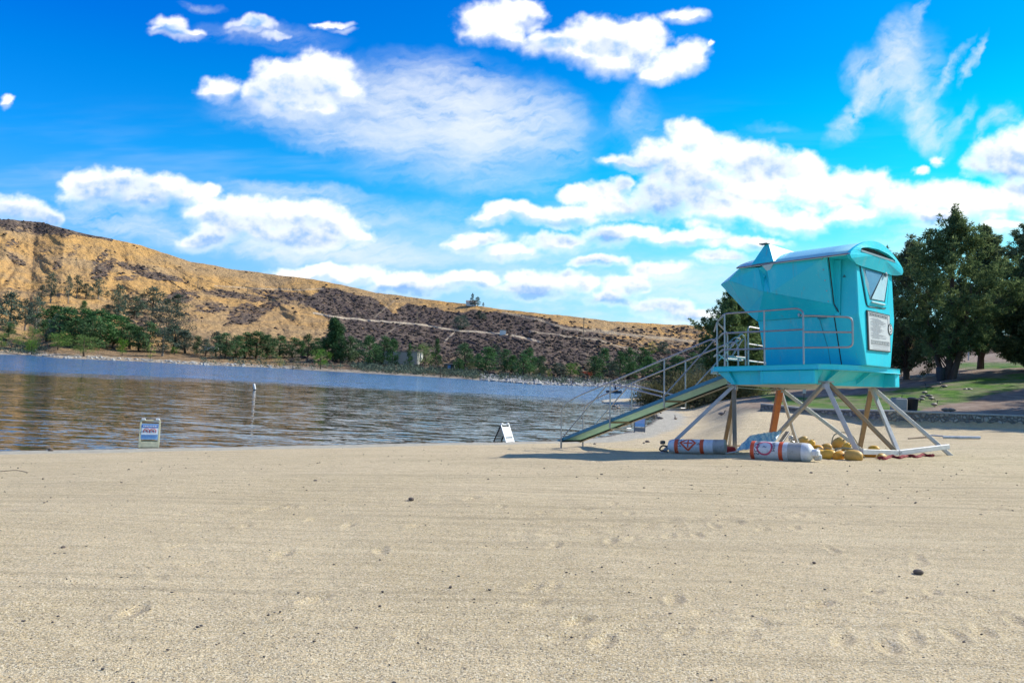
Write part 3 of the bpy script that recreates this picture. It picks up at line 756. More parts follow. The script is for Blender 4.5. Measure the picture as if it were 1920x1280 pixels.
# ------------------------------------------------------------------ the lifeguard tower
# local frame: X = across (away from camera to the right), Y = towards the lake, Z = up; leans with the beach
RT = rx(PI/2+math.atan(118/F)) @ rz(R(.92)); TW = RC @ RT.T
_a = np.array([-.68334, .73010, 0]); _b = np.array([.7301, .68334, 0])
_O = RT @ np.array([(1530-960)/F, (640-682)/F, -1.0])*17.2
_Ow = CAM+TW @ _O
TM = Matrix([[*(v)] for v in [[(TW@_b)[i], (TW@_a)[i], (TW@np.array([0, 0, 1.]))[i], _Ow[i]] for i in range(3)]]+[[0, 0, 0, 1]])
TMI = TM.inverted()
def L(u, v, w): return Vector((v, u, w))          # u towards the lake, v across, w up
def foot(px, py, sink=.05):
    p, t = ground_hit(px, py); q = TMI @ p; return Vector((q.x, q.y, q.z-sink))
tower = empty('lifeguard_tower', label='turquoise fibreglass lifeguard tower on splayed legs with a ramp towards the lake', cat='lifeguard tower')
tower.matrix_world = Matrix.Translation(Vector((0, 0, 0))) @ TM

def paint(g, p, out):
    co = g.node('ShaderNodeTexCoord').outputs['Object']
    a = g.noise(co, .9, 5, .6); b = g.noise(g.vmath('MULTIPLY', co, (1, 1, .3)), 4.0, 6, .65); c = g.noise(co, 30, 4, .6)
    col = g.mix(g.smooth(a.outputs['Fac'], .38, .62), (.008, .560, .680), (.016, .620, .720))
    col = g.mix(g.math('MULTIPLY', g.smooth(b.outputs['Fac'], .52, .74), .38), col, (.20, .62, .66))
    col = g.mix(g.math('MULTIPLY', g.smooth(c.outputs['Fac'], .60, .72), .3), col, (.28, .62, .66))
    col = g.mix(g.math('MULTIPLY', g.smooth(b.outputs['Fac'], .36, .28), .35), col, (.02, .40, .50))
    dn = g.noise(g.vmath('MULTIPLY', co, (7, 7, .5)), 1.0, 5, .7)
    col = g.mix(g.math('MULTIPLY', g.smooth(dn.outputs['Fac'], .58, .72), .45), col, (.16, .34, .34))
    g.l.new(col, p.inputs['Base Color']); g.l.new(g.lin(c.outputs['Fac'], .3, .7, .32, .5), p.inputs['Roughness'])
    bp = g.node('ShaderNodeBump', {'Height': a.outputs['Fac'], 'Strength': .4, 'Distance': .02}); g.l.new(bp.outputs[0], p.inputs['Normal'])
TEAL = mat('turquoise_gelcoat', fn=paint)
ROOFM = mat('faded_roof_gelcoat', fn=worn((.34, .68, .72), (.26, .58, .66), 2.5, .6, (.25, .45)))
UNDER = mat('raw_fibreglass', fn=worn((.42, .50, .45), (.26, .34, .30), 3, .6))
STEEL = mat('stainless_tube', fn=worn((.42, .40, .38), (.24, .22, .20), 9, .5, (.28, .45), .002, metal=.75))
ALU = mat('aluminium_leg', fn=worn((.42, .42, .43), (.30, .29, .28), 5, .6, (.35, .5), .003, metal=.45))
ALUW = mat('white_leg', fn=worn((.52, .51, .48), (.36, .34, .31), 6, .5))
RUST = mat('rust_primer_leg', fn=worn((.52, .17, .055), (.36, .11, .045), 6, .6, (.6, .8)))
WOODL = mat('brown_leg', fn=worn((.30, .21, .125), (.20, .135, .08), 6, .6, (.6, .85)))
DARK = mat('dark_gap', (.015, .02, .02), .8)
BLACK = mat('black_rubber', (.02, .02, .022), .6)

# plan of the deck
DK = [(0, 0), (2.50, 0.0), (2.57, .05), (3.36, 1.15), (3.36, 2.35), (2.55, 3.30), (-.42, 3.26), (-.58, 3.02), (-.47, 1.0), (-.30, .42), (-.06, -.02)]
def ring_solid(mb, outer, w0, w1, inset=0.0):
    n = len(outer); c = (sum(p[0] for p in outer)/n, sum(p[1] for p in outer)/n)
    def ins(p, k): return (p[0]+(c[0]-p[0])*k, p[1]+(c[1]-p[1])*k)
    vs = [L(*p, w1) for p in outer]+[L(*ins(p, inset), w0) for p in outer]
    mb.add(vs, [tuple(range(n)), tuple(range(2*n-1, n-1, -1))]+[(i, (i+1) % n, n+(i+1) % n, n+i) for i in range(n)])
mb = MB(); ring_solid(mb, DK, -.115, 0.0); deck = mb.build('deck', TEAL, tower)
bv = deck.modifiers.new('bevel', 'BEVEL'); bv.width = .015; bv.segments = 2; bv.limit_method = 'ANGLE'
# hull of the deck: straight fascia on the near side, tapering under the ends
HT = [(.10, .17), (2.20, .17), (2.75, .55), (3.0, 1.2), (3.0, 2.3), (2.4, 3.2), (-.20, 3.18), (-.30, 2.9), (-.05, 1.2), (.0, .35)]
HB = [(.10, .19), (2.08, .19), (2.35, .55), (2.45, 1.2), (2.45, 2.3), (2.2, 3.12), (-.20, 3.14), (-.26, 2.9), (.32, 1.3), (.22, .45)]
mb = MB(); n = len(HT)
mb.add([L(*p, -.116) for p in HT]+[L(*p, -.428) for p in HB], [(i, (i+1) % n, n+(i+1) % n, n+i) for i in range(n)])
hull = mb.build('hull', TEAL, tower)
bv = hull.modifiers.new('bevel', 'BEVEL'); bv.width = .03; bv.segments = 2; bv.limit_method = 'ANGLE'; bv.angle_limit = R(20)
mb = MB()
vs = [L(*p, -.425) for p in HB]; c = L(1.1, 1.75, -.50)
mb.add(vs+[c], [(i, (i+1) % n, n) for i in range(n)]); mb.build('hull_bottom', UNDER, tower)
mb = MB(); mb.box(L(.68, .135, -.27), (.17, 1.24, .305)); fp = mb.build('fascia_panel', TEAL, tower)
bv = fp.modifiers.new('bevel', 'BEVEL'); bv.width = .02; bv.segments = 2
mb = MB(); mb.slab([L(2.18, .06, -.12), L(2.50, .10, -.12), L(2.12, .12, -.42), L(2.02, .10, -.42)], .04); mb.build('end_gusset', TEAL, tower)
for (u, v, a) in [(1.32, .075, 0), (.08, .075, 0)]:
    mb = MB(); mb.bbox(L(u, v+.005, -.272), (.09, .07, .30), b=.012); mb.build('fascia_rib', TEAL, tower)
for (u, v) in [(.06, .75), (-.06, 2.1)]:
    mb = MB(); mb.slab([L(u, v, -.12), L(u-.25, v, -.12), L(u+.14, v, -.42), L(u+.3, v, -.42)], .05); mb.build('bracket', TEAL, tower)
mb = MB(); mb.box(L(-.36, 2.98, -.275), (.26, .34, .31)); bx = mb.build('corner_box', TEAL, tower)
bv = bx.modifiers.new('bevel', 'BEVEL'); bv.width = .02; bv.segments = 2
mb = MB(); mb.tube([L(2.3, .2, -.47), L(1.9, 1.2, -.52), L(1.2, 1.6, -.50), L(1.0, 2.2, -.47)], .012, 6); mb.build('drain_hose', UNDER, tower)

# cabin body: hexagonal section, end wall with window towards the camera's right
U0, U1 = -.60, 1.80
NT_, NK, NB_ = (.69, 2.42), (.77, 1.10), (1.13, .003)      # near side: (v, w) top, kink, base
FT, FK, FB = (2.60, 2.42), (2.70, 1.10), (2.44, .003)
sec = [NT_, NK, NB_, FB, FK, FT]
mb = MB()
ua = [U0]*6; ub = [1.80, 1.81, 1.795, 1.795, 1.81, 1.80]
mb.add([L(ua[i], *sec[i]) for i in range(6)]+[L(ub[i], *sec[i]) for i in range(6)], [(0, 1, 2, 3, 4, 5), (11, 10, 9, 8, 7, 6)]+[(i, 6+i, 6+(i+1) % 6, (i+1) % 6) for i in range(6)])
cabin = mb.build('cabin', TEAL, tower)
bv = cabin.modifiers.new('bevel', 'BEVEL'); bv.width = .02; bv.segments = 2; bv.limit_method = 'ANGLE'; bv.angle_limit = R(8)
# raised rim round the end wall, bright edge trim
def strip(mb, pts, w, th, n, closed=False):
    """flat ribbon of width w standing th proud along normal n"""
    pts = [Vector(p) for p in pts]; m = len(pts)
    for i in range(m if closed else m-1):
        a, b = pts[i], pts[(i+1) % m]; mb.beam(a, b, w, th, up=n, ext=w/2*.98)
nrm = (0, -1, 0)
ue = U0-.004
# window hatch on the end wall
W0 = [(ue, .84, 2.20), (ue, 2.46, 2.23), (ue, 2.25, 1.345), (ue, 1.17, 1.305)]
mb = MB(); pts = round_path([L(*p) for p in W0], .14, 4, closed=True); mb.tube(pts, .011, 6, closed=True); hatch = mb.build('hatch_seal', BLACK, tower)
mb = MB()
Wi = [(ue, .93, 2.14), (ue, 2.36, 2.175), (ue, 2.10, 1.49), (ue, 1.28, 1.455)]
Wo = [(ue, .88, 2.17), (ue, 2.42, 2.20), (ue, 2.22, 1.37), (ue, 1.20, 1.335)]
nn = 4
vo = [L(*p) for p in Wo]; vi = [L(p[0]-.03, p[1], p[2]) for p in Wi]
mb.add([Vector((a.x, a.y-.02, a.z)) for a in vo]+vi+[Vector((a.x, a.y+.001, a.z)) for a in vo], [(i, (i+1) % 4, 4+(i+1) % 4, 4+i) for i in range(4)]+[(8+i, 8+(i+1) % 4, (i+1) % 4, i) for i in range(4)])
wf = mb.build('window_frame', TEAL, tower)
# recess behind the frame: faceted walls around a pane
mb = MB(); back = [(ue-.016, 1.10, 2.12), (ue-.016, 2.30, 2.165), (ue-.016, 2.06, 1.52), (ue-.016, 1.55, 1.49)]
mb.poly([L(*p) for p in [(ue-.012, .94, 2.135), (ue-.012, 2.35, 2.17), (ue-.012, 2.09, 1.495), (ue-.012, 1.29, 1.46)]])
def pane(g, p, out):
    p.inputs['Roughness'].default_value = .12; g.l.new(g.mix(g.noise(g.node('ShaderNodeTexCoord').outputs['Object'], 1.3, 3).outputs['Fac'], (.10, .17, .22), (.24, .31, .34)), p.inputs['Base Color']); p.inputs['Specular IOR Level'].default_value = .9
mb.build('window_pane', mat('salted_glass', fn=pane), tower)
# folding facets seen in the window
LIT = mat('lit_tint_facet', fn=worn((.42, .62, .66), (.32, .50, .55), 5, .5))  # paler copy of the turquoise, lit look put into its colour
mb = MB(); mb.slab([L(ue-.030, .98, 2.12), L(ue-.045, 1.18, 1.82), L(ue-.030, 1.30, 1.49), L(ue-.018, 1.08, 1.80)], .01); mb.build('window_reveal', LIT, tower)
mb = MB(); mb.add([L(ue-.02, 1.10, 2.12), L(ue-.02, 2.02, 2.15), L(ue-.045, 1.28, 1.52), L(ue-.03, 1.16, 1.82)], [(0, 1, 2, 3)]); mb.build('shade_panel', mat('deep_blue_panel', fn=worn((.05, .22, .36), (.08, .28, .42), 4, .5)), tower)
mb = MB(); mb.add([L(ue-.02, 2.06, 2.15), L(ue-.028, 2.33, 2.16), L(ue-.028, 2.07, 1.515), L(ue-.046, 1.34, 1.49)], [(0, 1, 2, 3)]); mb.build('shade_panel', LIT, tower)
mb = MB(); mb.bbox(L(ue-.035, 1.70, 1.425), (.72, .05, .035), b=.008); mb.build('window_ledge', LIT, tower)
mb = MB(); mb.bbox(L(ue-.06, 2.10, 2.12), (.05, .05, .10), b=.01); mb.tube([L(ue-.05, 2.13, 2.19), L(ue-.09, 2.10, 2.12), L(ue-.05, 2.07, 2.06)], .012, 6); mb.build('latch', STEEL, tower)

# notice board with number
nbm = mat('notice_board_white', fn=worn((.66, .66, .64), (.52, .52, .52), 14, .35, (.3, .45), .0))
frm = mat('notice_board_edge', (.05, .055, .05), .5)
INK = mat('faded_black_ink', (.06, .06, .065), .6); INKG = mat('faded_grey_ink', (.30, .30, .32), .6)
NBQ = [(1.145, 1.225), (2.36, 1.215), (2.36, .355), (1.19, .34)]     # v, w
def nb(s_, t_, off):  # s across 0..1, t down 0..1
    a = np.array(NBQ[0])*(1-s_)+np.array(NBQ[1])*s_; b = np.array(NBQ[3])*(1-s_)+np.array(NBQ[2])*s_; q = a*(1-t_)+b*t_; return L(ue-off, q[0], q[1])
mb = MB(); mb.slab([nb(0, 0, .030), nb(1, 0, .030), nb(1, 1, .030), nb(0, 1, .030)][::-1], .028); board = mb.build('notice_board', frm, tower)
mb = MB(); mb.slab([nb(.03, .035, .034), nb(.975, .03, .034), nb(.975, .97, .034), nb(.03, .975, .034)][::-1], .003); mb.build('notice_sheet', nbm, board)
mb = MB()
def rect(s0, s1, t0, t1, off=.0365): mb.slab([nb(s0, t0, off), nb(s1, t0, off), nb(s1, t1, off), nb(s0, t1, off)][::-1], .001)
rect(.06, .90, .045, .058); rect(.06, .90, .125, .135); rect(.06, .075, .05, .13); rect(.885, .90, .05, .34)
rg = random.Random(5)
x = .10
while x < .86:
    w_ = rg.uniform(.02, .06); rect(x, x+w_, .07, .112); x += w_+.018
rect(.10, .93, .735, .745); rect(.10, .93, .83, .84); rect(.10, .115, .74, .835); rect(.915, .93, .74, .835)
x = .14
while x < .9:
    w_ = rg.uniform(.03, .08); rect(x, min(x+w_, .9), .76, .772); rect(x+.01, min(x+w_, .9), .782, .792); rect(x, min(x+w_, .9), .803, .815); x += w_+.015
mb.build('lettering', INK, board)
mb = MB(); t_ = .17
for k in range(34):
    x = .10+rg.choice([0, 0, .04, .10]); e = rg.uniform(.45, .82)
    while x < e:
        w_ = rg.uniform(.02, .07); rect(x, min(x+w_, e), t_, t_+.0075); x += w_+.012
    t_ += .0155
    if t_ > .715: break
for t_ in (.87, .885, .93, .945):
    x = .16
    while x < .88: w_ = rg.uniform(.02, .06); rect(x, x+w_, t_, t_+.006); x += w_+.012
mb.build('lettering', INKG, board)
# number disc
c0 = nb(.985, .385, .040); mb = MB()
mb.add([c0+Vector((0, .004, 0))+Vector((math.cos(a)*.125, 0, math.sin(a)*.135)) for a in [2*PI*k/28 for k in range(28)]]+[c0+Vector((0, -.004, 0))+Vector((math.cos(a)*.125, 0, math.sin(a)*.135)) for a in [2*PI*k/28 for k in range(28)]],
       [tuple(range(28)), tuple(range(55, 27, -1))]+[(i, (i+1) % 28, 28+(i+1) % 28, 28+i) for i in range(28)])
disc = mb.build('number_disc', frm, board)
mb = MB(); mb.add([c0+Vector((0, -.008, 0))+Vector((math.cos(a)*.098, 0, math.sin(a)*.108)) for a in [2*PI*k/28 for k in range(28)]], [tuple(range(28))]); mb.build('number_plate', nbm, disc)
tv, tf = text_mesh('5', .24); mb = MB(); mb.add([c0+Vector((x*.9, -.011, y)) for x, y, z in tv], tf); mb.build('number', INK, disc)

# near wall details: recessed door panel by the corner, seam, warning triangle, hinge
mb = MB(); mb.slab([L(-.10, .63, 2.33), L(-.30, .64, 2.31), L(-.20, .745, 1.10), L(-.10, .745, 1.10)], .03); mb.build('door_leaf', TEAL, tower)
mb = MB(); mb.tube([L(-.06, .685, 2.40), L(-.06, .765, 1.10), L(-.05, 1.125, .02)], .012, 5); mb.build('door_seam', DARK, tower)
mb = MB(); mb.slab([L(-.37, .708, 1.93), L(-.33, .705, 1.99), L(-.29, .708, 1.93)], .006); mb.build('warning_triangle', mat('dull_decal', (.02, .16, .18), .5), tower)

# big shutters: faceted folds swelling towards the lake, near side then the far side mirrored
VC = 1.65
def shutters(mir):
    def Q(u, v, w): return L(u, v if not mir else 2*VC-v, w)
    T3 = Q(-.16, .24, 2.36); T2 = Q(1.22, .16, 2.30); T2b = Q(1.42, .14, 2.27); T1 = Q(1.95, .24, 2.33)
    C = Q(-.12, .56, 1.34); B = Q(1.16, .20, 1.67); B2 = Q(1.30, .16, 1.71); P = Q(2.36, .42, 2.10); A = Q(3.36, VC, 2.24) if not mir else L(3.36, VC, 2.24)
    K0 = Q(-.17, .75, 1.117); K1 = Q(1.815, .75, 1.117); Ps = Q(2.10, .80, 1.33); K2 = L(1.90, VC, 1.10); TA = L(1.98, VC, 2.40)
    D1 = Q(1.33, .30, 2.05)
    m = MB()
    m.add([T3, T2, B, C], [(0, 1, 2, 3)]); m.add([C, B, K1, K0], [(0, 1, 2, 3)])
    p1 = m.build('shutter_panel', TEAL, tower)
    m = MB(); m.add([T2, T2b, B2, B, D1], [(0, 4, 3), (4, 2, 3), (0, 1, 4), (1, 2, 4)]); m.build('shutter_fold', TEAL, tower)
    m = MB(); m.add([T2b, T1, P, B2], [(0, 1, 2, 3)]); m.add([B2, P, Ps, K1, B], [(0, 1, 2, 3), (0, 3, 4)]); m.build('shutter_panel', TEAL, tower)
    m = MB(); m.add([T1, TA, A, P], [(0, 1, 2), (0, 2, 3)]); m.add([P, A, Ps, K2, K1], [(0, 1, 2), (2, 1, 3), (2, 3, 4)]); m.build('prow_panel', TEAL, tower)
    m = MB(); m.add([T3, C, K0, Q(-.17, .80, 1.117), Q(-.12, .70, 1.34), Q(-.14, .69, 2.38)], [(0, 1, 4, 5), (1, 2, 3, 4)]); m.build('shutter_edge', TEAL, tower)
shutters(False); shutters(True)
mb = MB(); mb.tube([L(-.185, .27, 2.33), L(-.15, .575, 1.34), L(-.20, .76, 1.12)], .013, 5); mb.build('shutter_gap', DARK, tower)
for k_ in range(5):
    f_ = k_/4; q_ = L(-.06, .24, 2.30).lerp(L(-.05, .54, 1.40), f_); mb = MB(); mb.tube([q_+Vector((-.005, 0, 0)), q_+Vector((-.035, 0, 0))], .014, 8); mb.build('bolt', STEEL, tower)
for o_ in [c_ for c_ in tower.children if c_.name.startswith(('shutter_panel', 'prow_panel', 'shutter_fold'))]:
    so_ = o_.modifiers.new('solid', 'SOLIDIFY'); so_.thickness = .025; so_.offset = 0
mb = MB(); mb.beam(L(1.75, .752, 1.112), L(-.17, .752, 1.112), .02, .012); mb.build('shutter_seam', DARK, tower)
mb = MB(); mb.bbox(L(.70, .70, 1.165), (.05, .09, .075), b=.01); mb.tube([L(.70, .66, 1.17), L(.70, .63, 1.17)], .03, 10); mb.build('shutter_lock', STEEL, tower)
mb = MB(); mb.bbox(L(.20, .735, 1.075), (.02, .22, .045), b=.006); mb.tube([L(.27, .75, 1.06), L(.25, .86, .8), L(.20, 1.0, .4), L(.20, 1.12, .03)], .006, 5); mb.build('cable_clip', mat('clip_teal', (.015, .2, .24), .5), tower)
mb = MB(); mb.tube([L(1.34, .30, 2.07), L(1.34, .22, 2.07)], .03, 10); mb.build('vent_stub', TEAL, tower)

# vaulted roof
def roof_arc(n=14, drop=0.0, inset=0.0):
    out = []
    for k in range(n+1):
        s_ = k/n; v = .10+inset+s_*(2.86-2*inset); w = 2.33+.44*math.sin(PI*s_)**.85-drop*1.0; out.append((v, w))
    return out
mb = MB(); oa = roof_arc(); ia = roof_arc(drop=.05)
ue0, ue1 = -.72, 1.98; n = len(oa)
us = [ue0, -.2, .5, 1.2, 1.6, ue1]
vs = []
for u in us:
    k = 1.0 if u < 1.5 else 1-.22*((u-1.5)/.48)**2
    for v, w in oa: vs.append(L(u, v, 2.33+(w-2.33)*k))
fs = [(i*n+j, i*n+j+1, (i+1)*n+j+1, (i+1)*n+j) for i in range(len(us)-1) for j in range(n-1)]
mb.add(vs, fs, True); roof = mb.build('roof', ROOFM, tower)
sm = roof.modifiers.new('solid', 'SOLIDIFY'); sm.thickness = .035; sm.offset = -1
mb = MB(); mb.slab([L(-.69, .14, 2.325), L(1.9, .16, 2.325), L(1.9, 2.9, 2.325), L(-.69, 2.9, 2.325)], .03); mb.build('soffit', TEAL, roof)
mb = MB(); mb.beam(L(-.70, .105, 2.325), L(1.97, .105, 2.325), .012, .02); mb.build('eave_edge', mat('oxidised_edge', (.22, .12, .16), .6), roof)
# end fascia with vent slot, leaning outwards
mb = MB(); fo = [L(-.73, v, w+.012) for v, w in oa]+[L(-.72, 2.97, 2.22), L(-.66, 2.60, 2.155), L(-.66, .62, 2.155), L(-.74, .10, 2.25)]
slot_o = [(.62+.0, 2.52), (1.0, 2.585), (1.5, 2.61), (2.0, 2.585), (2.42, 2.51), (2.46, 2.44), (.60, 2.44)]
cen = L(-.73, 1.5, 2.5)
so_pts = [L(-.75, v, w) for v, w in slot_o]
m_o = len(fo); m_i = len(so_pts)
# ring between outline and slot: sample both by angle
def by_angle(pts, nseg=48):
    res = []
    for k in range(nseg):
        a = 2*PI*k/nseg; d = Vector((math.cos(a), 0, math.sin(a)*.35)); best = None
        for i in range(len(pts)):
            p, q = pts[i], pts[(i+1) % len(pts)]
            x1, y1, x2, y2 = p.x-cen.x, p.z-cen.z, q.x-cen.x, q.z-cen.z
            den = d.x*(y2-y1)-d.z*(x2-x1)
            if abs(den) < 1e-9: continue
            t = (x1*(y2-y1)-y1*(x2-x1))/den; s_ = (x1*d.z-y1*d.x)/den
            if t > 0 and -1e-6 <= s_ <= 1+1e-6 and (best is None or t < best[0]): best = (t, p.lerp(q, min(max(s_, 0), 1)))
        res.append(best[1])
    return res
ro, ri = by_angle(fo), by_angle(so_pts); N = 48
rb = [p+Vector((0, .10, 0)) for p in ri]
mb.add(ro+ri+rb, [(i, (i+1) % N, N+(i+1) % N, N+i) for i in range(N)]+[(N+i, N+(i+1) % N, 2*N+(i+1) % N, 2*N+i) for i in range(N)])
mb.add([p+Vector((0, .0, 0)) for p in ro]+[Vector((p.x, -.66, p.z)) for p in ro], [(i, N+i, N+(i+1) % N, (i+1) % N) for i in range(N)])
fas = mb.build('roof_fascia', TEAL, roof)
mb = MB(); mb.poly([p+Vector((0, .09, 0)) for p in ri]); mb.build('vent_slot', DARK, fas)
mb = MB(); mb.beam(L(-.72, .66, 2.475), L(-.72, 2.40, 2.475), .03, .022); mb.beam(L(-.74, .62, 2.445), L(-.74, 2.44, 2.445), .03, .018); mb.build('vent_louvre', mat('louvre_metal', (.35, .35, .34), .4, .5), fas)
# roof dormer scoop: triangular front, ridge running back to the crown
mb = MB(); a_, b_, c_, d_, e_ = L(1.58, .10, 2.35), L(1.30, .22, 2.80), L(1.20, .22, 2.80), L(1.02, .10, 2.36), L(1.15, 1.52, 2.775)
f_ = L(1.62, 1.3, 2.66); g_ = L(.80, 1.3, 2.74)
mb.add([a_, b_, c_, d_, e_, f_, g_], [(0, 1, 2, 3), (3, 2, 4, 6), (0, 5, 4, 1), (1, 4, 2)])
mb.build('roof_scoop', TEAL, roof)
mb = MB(); mb.bbox(L(1.30, .20, 2.815), (.16, .20, .02), b=.004); mb.build('scoop_cap', mat('cap_grey', (.12, .14, .12), .6), roof)
mb = MB(); a2 = L(1.20, .12, 2.32); mb.slab([L(1.30, .11, 2.30), L(1.02, .12, 2.33), L(1.20, .20, 2.14)], .02); mb.build('scoop_gusset', LIT, roof)  # pale colour stands for the light catching this facet

# legs: three struts from each of four joints
J1, J3, J2, J4 = L(2.24, .40, -.44), L(-.004, .40, -.40), L(2.45, 3.0, -.44), L(.096, 3.0, -.40)
def strut(a, b, m, w=.085, h=.085, name='leg'):
    mb = MB(); mb.beam(a, b, w, h, bev=.006); return mb.build(name, m, tower)
F11, F12, F13 = foot(1378, 846), foot(1238, 848), foot(1347, 829)
F31, F32 = foot(1615, 859), foot(1449, 842)
F41, F42 = foot(1786, 853), foot(1617, 840)
F22, F23 = foot(1436, 838), foot(1556, 838)
MID = L(-.9, 1.95, -1.90)
strut(J1, F11, ALU, .105); strut(J1, F12, ALU, .10); strut(J1+L(0, .08, 0), L(4.6, 4.0, -2.1), ALU, .07); strut(J1+L(0, .08, -.02), L(3.9, 2.6, -2.06), WOODL, .095)
strut(J3, F31, ALU, .125, .10); strut(J3, L(3.15, 3.4, -2.06), ALU, .085); strut(J3+L(-.02, .12, 0), MID+L(0, -.05, 0), WOODL, .07)
strut(J4, F41, ALUW, .085); strut(J4, MID+L(0, .05, 0), ALUW, .085); strut(J4+L(0, .05, 0), L(1.1, 4.6, -2.05), WOODL, .11)
strut(J2, L(3.1, 3.6, -2.06), RUST, .15, .14); strut(J2, L(3.3, 5.6, -2.1), ALU, .075); strut(J2, L(.9, 4.35, -2.03), ALUW, .06)
strut(F31+L(0, 0, .19), MID+L(0, -.02, 0), ALUW, .10, .11, 'skid'); strut(MID+L(0, .02, 0), F41+L(0, -.30, .26), ALUW, .10, .11, 'skid')
for j in (J1, J2, J3, J4):
    mb = MB(); mb.bbox(j+L(0, .03, .03), (.26, .26, .03), b=.006); mb.bbox(j+L(0, .03, -.04), (.10, .14, .14), b=.01); mb.build('leg_socket', ALU, tower)
for dv in (-.06, .06):
    mb = MB(); mb.tube([MID+L(-.05, dv, .01), MID+L(-.075, dv, .01)], .014, 8); mb.build('bolt', ALU, tower)


# stainless railings
def tubes(name, paths, r=.021, parent=tower, m=STEEL, n=8):
    mb = MB()
    for p in paths: mb.tube(p, r, n)
    return mb.build(name, m, parent)
RV = -.05
top = round_path([L(3.02, .78, .93), L(2.66, .35, 1.10), L(2.20, RV, 1.235), L(.38, RV, 1.225), L(.25, RV, 1.15), L(.25, RV, 0)], .12, 5)
rail = tubes('near_railing', [top, [L(3.02, .78, .66)*1, L(2.25, RV, .775), L(.25, RV, .755)], [L(3.02, .78, .30), L(2.25, RV, .385), L(.25, RV, .36)]])
for (u, v, h) in [(1.18, RV, 1.225), (2.20, RV, 1.23)]:
    tubes('rail_post', [[L(u, v, h), L(u, v, 0)]], parent=rail)
tubes('rail_post', [[L(2.66, .35, 1.09), L(2.66, .35, 0)]], .02, rail)
loop = round_path([L(.25, RV, 1.05), L(.05, .02, 1.045), L(-.62, .42, 1.00), L(-.62, .42, .36), L(.25, RV, .36)], .13, 5)
tubes('end_rail', [loop, [L(.25, RV, .70), L(-.62, .42, .68)]], .021, rail)
# landing gate rails at the lake end
far = tubes('landing_railing', [round_path([L(2.66, .35, 1.09), L(3.05, 1.28, 1.02), L(3.12, 1.55, .93), L(3.12, 1.55, 0)], .1, 4), [L(2.70, .45, .33), L(3.12, 1.55, .22)],
    round_path([L(3.10, 1.75, .62), L(3.02, 2.05, .98), L(3.0, 2.22, .86), L(3.0, 2.22, 0)], .12, 4), [L(3.12, 1.70, .30), L(3.04, 2.15, .82)]])
tubes('gate_loop', [round_path([L(2.9, 1.15, .62), L(3.2, 1.45, .60), L(3.2, 1.75, .62), L(2.9, 1.85, .80), L(2.8, 1.4, .82)], .1, 4, closed=True)+[L(2.9, 1.15, .62)]], .016, far)
mb = MB(); mb.bbox(L(2.75, 1.35, .30), (.75, .10, .05), b=.01); mb.bbox(L(3.05, 1.75, .27), (.75, .10, .04), b=.01); mb.build('gate_bar', STEEL, far)
box = tubes('far_railing', [round_path([L(2.9, 2.19, 0), L(2.9, 2.19, 1.15), L(2.9, 3.1, 1.13), L(2.3, 3.24, 1.15), L(1.2, 3.24, 1.15), L(1.2, 3.24, 0)], .1, 4), [L(2.9, 2.19, .70), L(2.9, 3.1, .68), L(2.3, 3.24, .7), L(1.2, 3.24, .7)], [L(2.9, 2.19, .26), L(2.9, 3.1, .24), L(2.3, 3.24, .26), L(1.2, 3.24, .26)]])
for (u, v) in [(2.9, 3.1), (2.3, 3.24)]:
    tubes('rail_post', [[L(u, v, 1.14), L(u, v, 0)]], parent=box)

# ramp down towards the lake, seen from beneath
def RL(u, v, h=0.0): return L(u, v, -.215-.3275*(u-2.577)+h)
RU0, RU1 = 2.45, 8.0
GREEN = mat('weathered_green_soffit', fn=worn((.34, .68, .64), (.26, .52, .50), 2.2, .7, (.5, .7), streak=False))
BLUE = mat('blue_ramp_edge', fn=worn((.055, .22, .30), (.03, .14, .20), 4, .6))
mb = MB(); mb.slab([RL(RU0, .56), RL(RU1, .56), RL(RU1, 1.30), RL(RU0, 1.30)][::-1], .03); ramp = mb.build('ramp', GREEN, tower)
mb = MB(); mb.beam(RL(RU0, .52, .01), RL(RU1, .52, .01), .05, .09, bev=.005); mb.build('side_channel', BLUE, ramp)
mb = MB(); mb.beam(RL(RU0, 1.34, -.035), RL(RU1, 1.34, -.035), .05, .10, bev=.005); mb.build('side_channel', mat('cream_channel', fn=worn((.55, .46, .34), (.35, .29, .2), 5, .5)), ramp)
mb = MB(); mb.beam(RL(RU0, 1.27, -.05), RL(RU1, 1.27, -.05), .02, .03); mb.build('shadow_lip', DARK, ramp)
for u in (4.3, 6.1, 7.9):
    mb = MB(); mb.beam(RL(u, .50, -.05), RL(u, 1.36, -.05), .05, .05); mb.build('cross_member', WOODL if u < 7 else DARK, ramp)
for u in (5.1, 3.5, 6.9):
    mb = MB(); mb.beam(RL(u, .58, -.022), RL(u, 1.28, -.022), .015, .012); mb.build('panel_joint', mat('joint_grey', (.2, .22, .2), .7), ramp)
mb = MB(); mb.bbox(L(2.42, .92, -.27), (.90, .16, .20), b=.03); mb.build('ramp_hinge', UNDER, ramp)
def HR(u, v, h): return RL(u, v, h)
for v in (.46, 1.40):
    hr = tubes('handrail', [round_path([L(2.72, v, -.2), HR(2.72, v, 1.02), HR(7.35, v, 1.05), HR(7.92, v, .97), L(7.92, v, -2.23)], .28, 6)], parent=ramp)
    tubes('diagonal_brace', [[HR(2.75, v, 1.0), HR(4.35, v, .06)]], .019, hr)
    tubes('diagonal_brace', [[HR(6.15, v, 1.04), HR(7.85, v, .06)]], .019, hr)
    tubes('diagonal_brace', [[HR(6.15, v, 1.03), HR(4.38, v, .10)]], .019, hr)
    for u in (4.3, 6.1):
        tubes('rail_post', [[HR(u, v, 1.05), HR(u, v, -.20)]], .021, hr)
